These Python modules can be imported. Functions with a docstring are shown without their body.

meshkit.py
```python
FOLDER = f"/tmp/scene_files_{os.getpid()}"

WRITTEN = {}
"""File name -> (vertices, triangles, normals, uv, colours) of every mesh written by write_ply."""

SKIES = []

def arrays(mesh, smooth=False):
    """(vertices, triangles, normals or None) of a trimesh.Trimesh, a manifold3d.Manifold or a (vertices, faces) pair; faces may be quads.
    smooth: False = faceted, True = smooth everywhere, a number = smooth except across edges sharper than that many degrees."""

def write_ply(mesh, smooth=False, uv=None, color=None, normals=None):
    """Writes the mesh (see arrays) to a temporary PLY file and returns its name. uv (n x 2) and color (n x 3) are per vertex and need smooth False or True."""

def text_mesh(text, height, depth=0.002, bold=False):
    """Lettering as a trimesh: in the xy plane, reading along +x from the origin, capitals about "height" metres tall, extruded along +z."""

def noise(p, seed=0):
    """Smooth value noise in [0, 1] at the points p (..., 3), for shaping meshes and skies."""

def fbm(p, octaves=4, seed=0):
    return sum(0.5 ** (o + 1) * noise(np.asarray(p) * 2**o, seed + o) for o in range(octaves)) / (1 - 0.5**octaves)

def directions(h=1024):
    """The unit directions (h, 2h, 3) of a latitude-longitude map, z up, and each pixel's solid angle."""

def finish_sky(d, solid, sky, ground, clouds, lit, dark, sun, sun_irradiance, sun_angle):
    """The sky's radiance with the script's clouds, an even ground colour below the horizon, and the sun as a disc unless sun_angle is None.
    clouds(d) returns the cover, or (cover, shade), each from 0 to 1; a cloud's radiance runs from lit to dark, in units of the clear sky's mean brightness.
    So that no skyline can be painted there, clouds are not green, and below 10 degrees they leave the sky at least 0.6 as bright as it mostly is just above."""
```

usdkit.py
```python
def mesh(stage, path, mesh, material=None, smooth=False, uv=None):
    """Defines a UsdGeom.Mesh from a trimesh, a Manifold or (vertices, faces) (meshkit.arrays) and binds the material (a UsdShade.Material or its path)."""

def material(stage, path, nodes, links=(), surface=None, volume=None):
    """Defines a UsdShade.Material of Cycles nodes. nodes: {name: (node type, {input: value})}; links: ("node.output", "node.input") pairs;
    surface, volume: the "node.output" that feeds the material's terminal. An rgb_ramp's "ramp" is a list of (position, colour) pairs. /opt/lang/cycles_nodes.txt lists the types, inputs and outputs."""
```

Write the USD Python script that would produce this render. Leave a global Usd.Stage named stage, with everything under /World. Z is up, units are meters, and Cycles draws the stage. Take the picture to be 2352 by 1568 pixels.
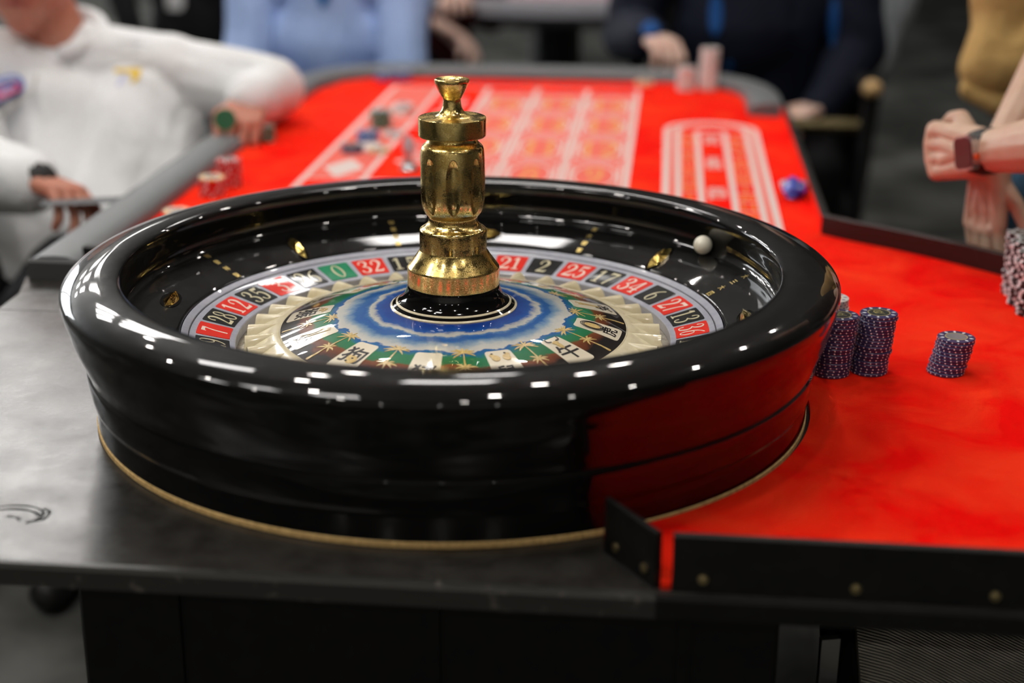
import math, random
import numpy as np, trimesh, manifold3d, usdkit, meshkit
from manifold3d import Manifold
from scipy.interpolate import PchipInterpolator
import shapely
from shapely import affinity
from shapely.geometry import Polygon, Point, LineString, MultiPolygon, box as sbox
from shapely.ops import unary_union
from pxr import Usd, UsdGeom, UsdLux, UsdShade, Gf, Sdf

stage = Usd.Stage.CreateInMemory()
UsdGeom.SetStageUpAxis(stage, UsdGeom.Tokens.z)
UsdGeom.SetStageMetersPerUnit(stage, 1.0)
UsdGeom.Xform.Define(stage, '/World')
random.seed(7); RNG = np.random.default_rng(7)
T = 0.78            # height of the table top above the floor; all shapes below are given relative to the table top

# ------------------------------------------------------------------ camera, light, exposure
CAM_C = np.array([0.21444, -1.55051, 0.59625]); YAW, PITCH, ROLL, FPX = -0.09782, 0.33056, 0.00424, 3550.0
_f = np.array([math.sin(YAW) * math.cos(PITCH), math.cos(YAW) * math.cos(PITCH), -math.sin(PITCH)])
_r = np.cross(_f, [0, 0, 1]); _r /= np.linalg.norm(_r); _u = np.cross(_r, _f)
_c, _s = math.cos(ROLL), math.sin(ROLL)
_r, _u = _c * _r + _s * _u, -_s * _r + _c * _u
cam = UsdGeom.Camera.Define(stage, '/World/camera')
M4 = np.eye(4); M4[0, :3], M4[1, :3], M4[2, :3] = _r, _u, -_f; M4[3, :3] = CAM_C + [0, 0, T]
cam.AddTransformOp().Set(Gf.Matrix4d(M4.tolist()))
cam.CreateHorizontalApertureAttr(36.0); cam.CreateVerticalApertureAttr(24.0)
cam.CreateFocalLengthAttr(FPX / 2352 * 36.0)
cam.CreateClippingRangeAttr(Gf.Vec2f(0.05, 100))
cam.CreateFStopAttr(2.2); cam.CreateFocusDistanceAttr(1.62)
cam.CreateExposureAttr(0.45)
SPOT, PANEL, AMBIENT = 175.0, 13.0, 0.05     # strengths of the ceiling spotlights, of the ceiling panels and of the air's stray light
dome = UsdLux.DomeLight.Define(stage, '/World/stray_light')
dome.CreateIntensityAttr(AMBIENT); dome.CreateColorAttr(Gf.Vec3f(1.0, 0.95, 0.88))

# ------------------------------------------------------------------ helpers
USED, ORIGIN = {}, {}
def numbered(parent, name):
    k = (parent, name); n = USED.get(k, -1) + 1; USED[k] = n
    return f'{parent}/{name}' + (f'_{n:03d}' if n else '')
def path_of(p):
    return '/World' if p is None else (p if isinstance(p, str) else str(p.GetPath()))
def tag(p, label=None, cat=None, group=None, kind=None):
    p = p.GetPrim() if hasattr(p, 'GetPrim') else p
    for k, v in (('label', label), ('category', cat), ('group', group), ('kind', kind)):
        if v: p.SetCustomDataByKey(k, v)
    return p
def thing(name, label, cat, loc=(0, 0, 0), rotz=0.0, group=None):
    path = numbered('/World', name)
    x = UsdGeom.Xform.Define(stage, path)
    x.AddTranslateOp().Set(Gf.Vec3d(float(loc[0]), float(loc[1]), float(loc[2]) + T)); x.AddRotateZOp().Set(float(rotz))
    ORIGIN[path] = np.array(loc, float)
    return tag(x, label, cat, group)
def dup(first, loc, rotz, label, group=None):
    was = first.GetCustomData()
    r = thing(first.GetName().rstrip('0123456789_') if first.GetName()[-4:-3] == '_' else first.GetName(), label, was['category'], loc, rotz, group or was.get('group'))
    r.GetReferences().AddInternalReference(first.GetPath()); r.SetInstanceable(True)
    return r
def obj(name, mesh, mat, parent=None, smooth=30, label=None, kind=None, local=False):
    """One Mesh prim. Shapes are given in table coordinates, or (local) already relative to their thing."""
    pp = path_of(parent); path = numbered(pp, name)
    v, f, n = meshkit.arrays(mesh, smooth)
    o = ORIGIN.get(pp)
    if o is None:
        o = np.array([0, 0, 0.0 if local else -T])
    ORIGIN[path] = o
    m = usdkit.mesh(stage, path, (v if local else v - o, f), MATS[mat])
    if n is not None:
        from pxr import Vt
        m.CreateNormalsAttr(Vt.Vec3fArray.FromNumpy(n.astype(np.float32))); m.SetNormalsInterpolation('vertex')
    p = m.GetPrim()
    if label: p.SetCustomDataByKey('label', label)
    if kind: p.SetCustomDataByKey('kind', kind)
    return p
def flat(name, mesh, mat, parent=None, **k): return obj(name, mesh, mat, parent, smooth=False, **k)
cat = trimesh.util.concatenate
def tm(m):
    if isinstance(m, Manifold):
        a = m.to_mesh(); return trimesh.Trimesh(np.array(a.vert_properties[:, :3], float), np.array(a.tri_verts), process=False)
    return m
def curve(pts, n=8, closed=False):
    """Catmull-Rom through the points."""
    P = np.asarray(pts, float); N = len(P); out = []
    for i in range(N if closed else N - 1):
        g = (lambda k: P[k % N]) if closed else (lambda k: P[min(max(k, 0), N - 1)])
        p0, p1, p2, p3 = g(i - 1), g(i), g(i + 1), g(i + 2)
        for t in np.arange(n) / n:
            out.append(0.5 * (2 * p1 + (p2 - p0) * t + (2 * p0 - 5 * p1 + 4 * p2 - p3) * t * t + (3 * p1 - p0 - 3 * p2 + p3) * t ** 3))
    if not closed: out.append(P[-1])
    return np.array(out)
def lathe(prof, n=160, closed=False):
    P = np.asarray(prof, float); a = np.arange(n) * 2 * np.pi / n
    v = np.stack([P[:, None, 0] * np.cos(a), P[:, None, 0] * np.sin(a), np.broadcast_to(P[:, None, 1], (len(P), n))], -1).reshape(-1, 3)
    m = len(P); i = np.arange(m if closed else m - 1)[:, None]; j = np.arange(n)[None]
    i2 = (i + 1) % m; j2 = (j + 1) % n
    q = np.stack([i * n + j, i * n + j2, i2 * n + j2, i2 * n + j], -1).reshape(-1, 4)
    t = trimesh.Trimesh(v, np.vstack([q[:, [0, 1, 2]], q[:, [0, 2, 3]]]), process=False)
    t.merge_vertices(); t.update_faces(t.nondegenerate_faces()); return t
def extrude(poly, z0, z1):
    gs = [g for g in getattr(poly, 'geoms', [poly]) if g.area > 1e-12]
    ms = []
    for g in gs:
        m = trimesh.creation.extrude_polygon(g, z1 - z0, engine='earcut'); m.apply_translation([0, 0, z0]); ms.append(m)
    return cat(ms)
def bx(x0, x1, y0, y1, z0, z1, b=0.0):
    if b <= 0:
        m = trimesh.creation.box([x1 - x0, y1 - y0, z1 - z0]); m.apply_translation([(x0 + x1) / 2, (y0 + y1) / 2, (z0 + z1) / 2]); return m
    c = []
    for x in (x0, x1):
        for y in (y0, y1):
            for z in (z0, z1):
                sx, sy, sz = (1 if x == x0 else -1), (1 if y == y0 else -1), (1 if z == z0 else -1)
                c += [(x, y + sy * b, z + sz * b), (x + sx * b, y, z + sz * b), (x + sx * b, y + sy * b, z)]
    return tm(Manifold.hull_points(np.array(c)))
def rbar(p0, r0, p1, r1, seg=16):
    return Manifold.batch_hull([Manifold.sphere(float(r0), seg).translate(tuple(map(float, p0))), Manifold.sphere(float(r1), seg).translate(tuple(map(float, p1)))])
def cyl(p0, p1, r, seg=16, r2=None):
    p0, p1 = np.array(p0, float), np.array(p1, float); d = p1 - p0; L = np.linalg.norm(d)
    m = tm(Manifold.cylinder(float(L), float(r), float(r if r2 is None else r2), seg))
    m.apply_transform(trimesh.geometry.align_vectors([0, 0, 1], d / L)); m.apply_translation(p0); return m
def tube(pts, r, seg=10):
    P = np.asarray(pts, float); ms = [rbar(P[i], r, P[i + 1], r, seg) for i in range(len(P) - 1)]
    return tm(Manifold.batch_boolean(ms, manifold3d.OpType.Add))
def sweep(path, sec, closed=False):
    """Closed cross-section (offset to the right of the path, z) along a flat path with mitred corners."""
    P = np.asarray(path, float); S = np.asarray(sec, float); N, K = len(P), len(S); rows = []
    for i in range(N):
        a = P[i] - P[i - 1] if (i > 0 or closed) else P[1] - P[0]
        b = P[(i + 1) % N] - P[i] if (i < N - 1 or closed) else P[-1] - P[-2]
        a /= np.linalg.norm(a); b /= np.linalg.norm(b); na, nb = np.array([a[1], -a[0]]), np.array([b[1], -b[0]])
        m = na + nb; m /= np.dot(m, na) if abs(np.dot(m, na)) > 1e-6 else 1
        rows.append(np.column_stack([P[i] + S[:, :1] * m, S[:, 1]]))
    v = np.vstack(rows); f = []
    for i in range(N if closed else N - 1):
        for k in range(K):
            a, b, c, d = i * K + k, i * K + (k + 1) % K, ((i + 1) % N) * K + (k + 1) % K, ((i + 1) % N) * K + k
            f += [[a, c, b], [a, d, c]]
    if not closed:
        tv, t = trimesh.creation.triangulate_polygon(Polygon(S), engine='earcut')
        t = np.array([int(((S - q) ** 2).sum(1).argmin()) for q in tv])[t]
        f += [list(x) for x in t] + [[x[0] + (N - 1) * K, x[2] + (N - 1) * K, x[1] + (N - 1) * K] for x in t]
    m = trimesh.Trimesh(v, np.array(f), process=False); trimesh.repair.fix_normals(m); return m
def stroke(pts, n=6, smooth=True):
    """Pen stroke through (x, y, width) points as a polygon."""
    P = curve(pts, n) if smooth and len(pts) > 2 else np.asarray(pts, float)
    cs = []
    for a, b in zip(P[:-1], P[1:]):
        cs.append(unary_union([Point(a[:2]).buffer(max(a[2], 1e-4) / 2, 6), Point(b[:2]).buffer(max(b[2], 1e-4) / 2, 6)]).convex_hull)
    return unary_union(cs)

# ------------------------------------------------------------------ materials
MATS = {}
def mat(name, nodes, links, surface='p.BSDF'):
    MATS[name] = usdkit.material(stage, '/World/Looks/' + name, nodes, links, surface=surface); return name
def plain(name, color, rough=.5, metal=0.0, spec=.5, coat=0.0, crough=.03, noise=None, bump=None, sheen=0.0, emit=None, sss=0.0, rnoise=None, **extra):
    p = {'base_color': color, 'roughness': rough, 'metallic': metal, 'specular_ior_level': spec, 'coat_weight': coat, 'coat_roughness': crough, 'sheen_weight': sheen, **extra}
    if emit: p['emission_color'], p['emission_strength'] = color, emit
    if sss: p['subsurface_weight'], p['subsurface_scale'] = sss, .01
    nodes, links = {'p': ('principled_bsdf', p)}, []
    if noise or bump or rnoise: nodes['g'] = ('geometry', {})
    if noise:      # (scale, second colour, low, high)
        nodes['n'] = ('noise_texture', {'scale': noise[0], 'detail': 5.0, 'roughness': .6})
        nodes['r'] = ('rgb_ramp', {'ramp': [(noise[2], color), (noise[3], noise[1])]})
        links += [('g.position', 'n.vector'), ('n.fac', 'r.fac'), ('r.color', 'p.base_color')]
    if rnoise:     # (scale, rough low, rough high)
        nodes['rn'] = ('noise_texture', {'scale': rnoise[0], 'detail': 6.0, 'roughness': .65})
        nodes['rm'] = ('map_range', {'from_min': .35, 'from_max': .7, 'to_min': rnoise[1], 'to_max': rnoise[2], 'clamp': True})
        links += [('g.position', 'rn.vector'), ('rn.fac', 'rm.value'), ('rm.result', 'p.roughness')]
    if bump:       # (scale, strength, distance)
        nodes['bn'] = ('noise_texture', {'scale': bump[0], 'detail': 3.0})
        nodes['b'] = ('bump', {'strength': bump[1], 'distance': bump[2]})
        links += [('g.position', 'bn.vector'), ('bn.fac', 'b.height'), ('b.normal', 'p.normal')]
    return mat(name, nodes, links)

plain('lacquer', (.0035, .0035, .0035), .4, spec=.05, coat=1.0, crough=.03, rnoise=(34, .30, .55))
plain('lacquer_track', (.004, .004, .004), .05, spec=.5, rnoise=(60, .03, .10))
plain('raw_cork', (.80, .54, .22), .85, noise=(240, (.42, .25, .08), .40, .78))
plain('ring_grey', (.34, .35, .42), .3, coat=.6, noise=(90, (.40, .41, .47), .4, .7))
plain('groove_dark', (.012, .012, .014), .5)
plain('tile_red', (.80, .022, .008), .3, spec=.1, coat=1.0, crough=.05)
plain('tile_black', (.008, .008, .008), .3, spec=.1, coat=1.0, crough=.05)
plain('tile_green', (.015, .26, .12), .3, spec=.1, coat=1.0, crough=.05)
plain('numeral_cream', (.66, .60, .38), .3, coat=.8)
plain('numeral_pale', (.88, .70, .60), .3, coat=.8)
plain('cream', (.74, .66, .45), .28, coat=.7, crough=.08, noise=(55, (.62, .52, .30), .45, .8))
plain('pocket_metal', (.42, .38, .30), .4, metal=.4, noise=(120, (.20, .17, .12), .4, .7))
plain('card_cream', (.80, .72, .55), .25, coat=1.0)
plain('ink', (.010, .008, .010), .25, coat=1.0)
plain('gold_print', (.62, .42, .13), .25, coat=1.0, noise=(300, (.80, .62, .28), .4, .7))
plain('gold_leaf', (.72, .55, .20), .3, metal=.75, noise=(400, (.45, .32, .08), .4, .7))
mat('brass', {'g': ('geometry', {}),
    'n1': ('noise_texture', {'scale': 900.0, 'detail': 3.0, 'roughness': .7}), 'n2': ('noise_texture', {'scale': 70.0, 'detail': 4.0}),
    'm': ('math', {'math_type': 'multiply'}), 'r': ('rgb_ramp', {'ramp': [(0.0, (.96, .76, .32)), (.24, (.93, .70, .26)), (.31, (.70, .50, .16)), (.40, (.42, .27, .07)), (1.0, (.25, .15, .035))]}),
    'rr': ('map_range', {'from_min': .19, 'from_max': .36, 'to_min': .12, 'to_max': .45, 'clamp': True}),
    'p': ('principled_bsdf', {'metallic': 1.0})},
    [('g.position', 'n1.vector'), ('g.position', 'n2.vector'), ('n1.fac', 'm.value1'), ('n2.fac', 'm.value2'), ('m.value', 'r.fac'), ('r.color', 'p.base_color'), ('m.value', 'rr.value'), ('rr.result', 'p.roughness')])
plain('brass_bright', (.92, .66, .20), .12, metal=1.0, bump=(180, .25, .003))
plain('brass_screw', (.50, .40, .20), .35, metal=1.0, bump=(500, .3, .001))
plain('ivory', (.84, .80, .66), .18, coat=.8)
# painted rotor cone: bands of colour round the hub with wandering, swirling borders
mat('painted_cone', {'g': ('geometry', {}), 'sx': ('separate_xyz', {}), 'flat': ('combine_xyz', {'z': 0.0}),
    'len': ('vector_math', {'math_type': 'length'}), 'th': ('math', {'math_type': 'arctan2'}), 'sw': ('math', {'math_type': 'sine'}), 'sm': ('math', {'math_type': 'multiply', 'value2': .0045}),
    'n1': ('noise_texture', {'scale': 26.0, 'detail': 4.0, 'roughness': .55}), 'n2': ('noise_texture', {'scale': 120.0, 'detail': 5.0, 'roughness': .6}),
    'd1': ('math', {'math_type': 'subtract', 'value2': .5}), 'k1': ('math', {'math_type': 'multiply', 'value2': .030}),
    'd2': ('math', {'math_type': 'subtract', 'value2': .5}), 'k2': ('math', {'math_type': 'multiply', 'value2': .006}),
    'a1': ('math', {'math_type': 'add'}), 'a2': ('math', {'math_type': 'add'}), 'a3': ('math', {'math_type': 'add'}),
    'mr': ('map_range', {'from_min': .055, 'from_max': .188, 'to_min': 0.0, 'to_max': 1.0, 'clamp': True}),
    'r': ('rgb_ramp', {'ramp': [(0, (.004, .03, .22)), (.12, (.004, .05, .30)), (.19, (.01, .09, .36)), (.225, (.45, .46, .45)), (.250, (.56, .54, .48)), (.272, (.06, .18, .40)), (.30, (.01, .10, .36)), (.345, (.015, .12, .36)), (.40, (.20, .32, .45)),
        (.455, (.52, .53, .50)), (.505, (.60, .58, .52)), (.515, (.006, .10, .33)), (.545, (.006, .13, .30)), (.58, (.008, .17, .17)), (.60, (.012, .19, .075)), (.70, (.016, .17, .06)), (.725, (.20, .055, .014)), (.80, (.12, .03, .008)), (.835, (.008, .006, .006)), (1, (.008, .006, .006))]}),
    'p': ('principled_bsdf', {'roughness': .3, 'specular_ior_level': .1, 'coat_weight': 1.0, 'coat_roughness': .015})},
    [('g.position', 'sx.vector'), ('sx.x', 'flat.x'), ('sx.y', 'flat.y'), ('flat.vector', 'len.vector1'), ('sx.y', 'th.value1'), ('sx.x', 'th.value2'), ('th.value', 'sw.value1'), ('sw.value', 'sm.value1'),
     ('flat.vector', 'n1.vector'), ('flat.vector', 'n2.vector'), ('n1.fac', 'd1.value1'), ('d1.value', 'k1.value1'), ('n2.fac', 'd2.value1'), ('d2.value', 'k2.value1'),
     ('k1.value', 'a1.value1'), ('k2.value', 'a1.value2'), ('a1.value', 'a2.value1'), ('sm.value', 'a2.value2'), ('a2.value', 'a3.value1'), ('len.value', 'a3.value2'), ('a3.value', 'mr.value'), ('mr.result', 'r.fac'), ('r.color', 'p.base_color')])
# red baize, mottled where the nap lies differently
mat('felt_red', {'g': ('geometry', {}), 'n': ('noise_texture', {'scale': 9.0, 'detail': 6.0, 'roughness': .62, 'distortion': .6}),
    'f': ('noise_texture', {'scale': 900.0, 'detail': 2.0}), 'r': ('rgb_ramp', {'ramp': [(.36, (.88, .003, .002)), (.64, (.95, .036, .010))]}),
    'b': ('bump', {'strength': .25, 'distance': .0006}), 'p': ('principled_bsdf', {'roughness': .95, 'specular_ior_level': .03, 'sheen_weight': .03, 'sheen_tint': (1, .3, .15)})},
    [('g.position', 'n.vector'), ('g.position', 'f.vector'), ('n.fac', 'r.fac'), ('r.color', 'p.base_color'), ('f.fac', 'b.height'), ('b.normal', 'p.normal')])
plain('print_white', (.70, .58, .55), .9, spec=.1)
plain('print_pink', (.82, .16, .125), .9, spec=.1)
plain('print_yellow', (.80, .40, .12), .9, spec=.1)
plain('laminate', (.022, .020, .018), .38, spec=.32, noise=(26, (.045, .042, .037), .4, .7), rnoise=(14, .20, .30))
plain('laminate_edge', (.030, .029, .027), .30, spec=.8, noise=(60, (.26, .23, .20), .60, .8))
plain('scuff', (.006, .006, .005), .7)
plain('board_black', (.005, .005, .005), .5, spec=.3, noise=(40, (.010, .009, .008), .4, .7))
plain('board_brown', (.018, .007, .006), .5)
plain('vinyl_grey', (.145, .155, .162), .5, bump=(160, .25, .002))
plain('vinyl_seam', (.05, .05, .05), .6)
for nm, c in (('purple', (.046, .038, .125)), ('black', (.012, .012, .013)), ('green', (.03, .16, .075)), ('red', (.62, .012, .008)), ('white', (.74, .71, .66)), ('blue', (.01, .09, .36)), ('yellow', (.82, .52, .12))):
    plain('chip_' + nm, c, .30)
plain('chip_spot', (.80, .84, .86), .4); plain('chip_spot_dark', (.07, .05, .16), .4)
plain('chip_inlay', (.045, .05, .05), .25, coat=.6); plain('chip_inlay_grey', (.22, .23, .25), .3, coat=.6); plain('chip_gold', (.75, .62, .20), .3, metal=.3)
plain('skin', (.60, .40, .29), .5, sss=.10, noise=(30, (.55, .33, .23), .4, .7))
plain('skin_pale', (.74, .50, .42), .5, sss=.15, noise=(30, (.66, .40, .32), .4, .7))
plain('skin_ruddy', (.50, .18, .115), .5, sss=.15, noise=(40, (.58, .26, .18), .4, .7))
plain('lips', (.42, .10, .08), .4)
plain('eye', (.75, .72, .68), .2); plain('iris', (.05, .03, .02), .2)
plain('hair_dark', (.02, .014, .01), .5); plain('hair_brown', (.10, .055, .025), .5)
plain('cloth_white', (.76, .77, .78), .9, spec=.2, bump=(26, .35, .012)); plain('cloth_white_shade', (.50, .49, .46), .9, spec=.2)
plain('cloth_blue', (.33, .45, .74), .9, spec=.2, bump=(22, .4, .012)); plain('cloth_blue_dark', (.03, .14, .38), .9, spec=.2)
plain('cloth_navy', (.0025, .005, .016), .8, spec=.25, bump=(20, .4, .012)); plain('cloth_stripe', (.006, .07, .25), .7, spec=.3)
plain('cloth_maroon', (.05, .006, .008), .85, spec=.2); plain('cloth_black', (.008, .008, .009), .85, spec=.2, bump=(30, .3, .008))
plain('cloth_tan', (.50, .33, .12), .85, spec=.2, bump=(24, .5, .014)); plain('cloth_grey', (.28, .31, .33), .85, spec=.2)
plain('denim', (.035, .085, .14), .9, spec=.2, bump=(400, .3, .001)); plain('shoe_black', (.01, .01, .01), .5)
plain('badge_blue', (.13, .20, .52), .8); plain('badge_red', (.62, .02, .06), .8); plain('badge_pink', (.80, .25, .22), .8); plain('badge_yellow', (.75, .52, .06), .8); plain('badge_lilac', (.55, .58, .80), .8)
plain('steel', (.62, .62, .64), .25, metal=1.0); plain('watch_red', (.075, .003, .006), .3, coat=.3); plain('watch_orange', (.75, .10, .02), .4); plain('strap_black', (.012, .012, .012), .6)
plain('phone_silver', (.55, .57, .62), .22, metal=.7); plain('phone_black', (.01, .01, .012), .2)
plain('plastic_blue', (.004, .03, .52), .12, coat=1.0, bump=(45, .5, .01)); plain('plastic_clear', (.62, .62, .66), .25, transmission_weight=.35)
plain('wood_light', (.55, .36, .16), .5); plain('metal_black', (.010, .010, .011), .4); plain('metal_brass_dull', (.14, .11, .05), .4, metal=.6)
plain('carpet', (.045, .046, .042), .95, spec=.05, noise=(2.6, (.15, .15, .14), .42, .66), bump=(300, .5, .004))
plain('wall_dark', (.030, .028, .025), .8); plain('wall_mid', (.22, .21, .19), .8); plain('wall_pale', (.85, .82, .76), .8); plain('window_glow', (.95, .98, 1.0), .5, emit=5.5); plain('ceiling_dark', (.26, .25, .23), .9)
plain('lamp_white', (1.0, .95, .88), .5, emit=SPOT); plain('panel_white', (1.0, .97, .94), .5, emit=PANEL); plain('lamp_trim', (.03, .03, .03), .5)
plain('pink_baize', (.40, .26, .30), .9); plain('rail_pale', (.30, .30, .33), .5)
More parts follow.
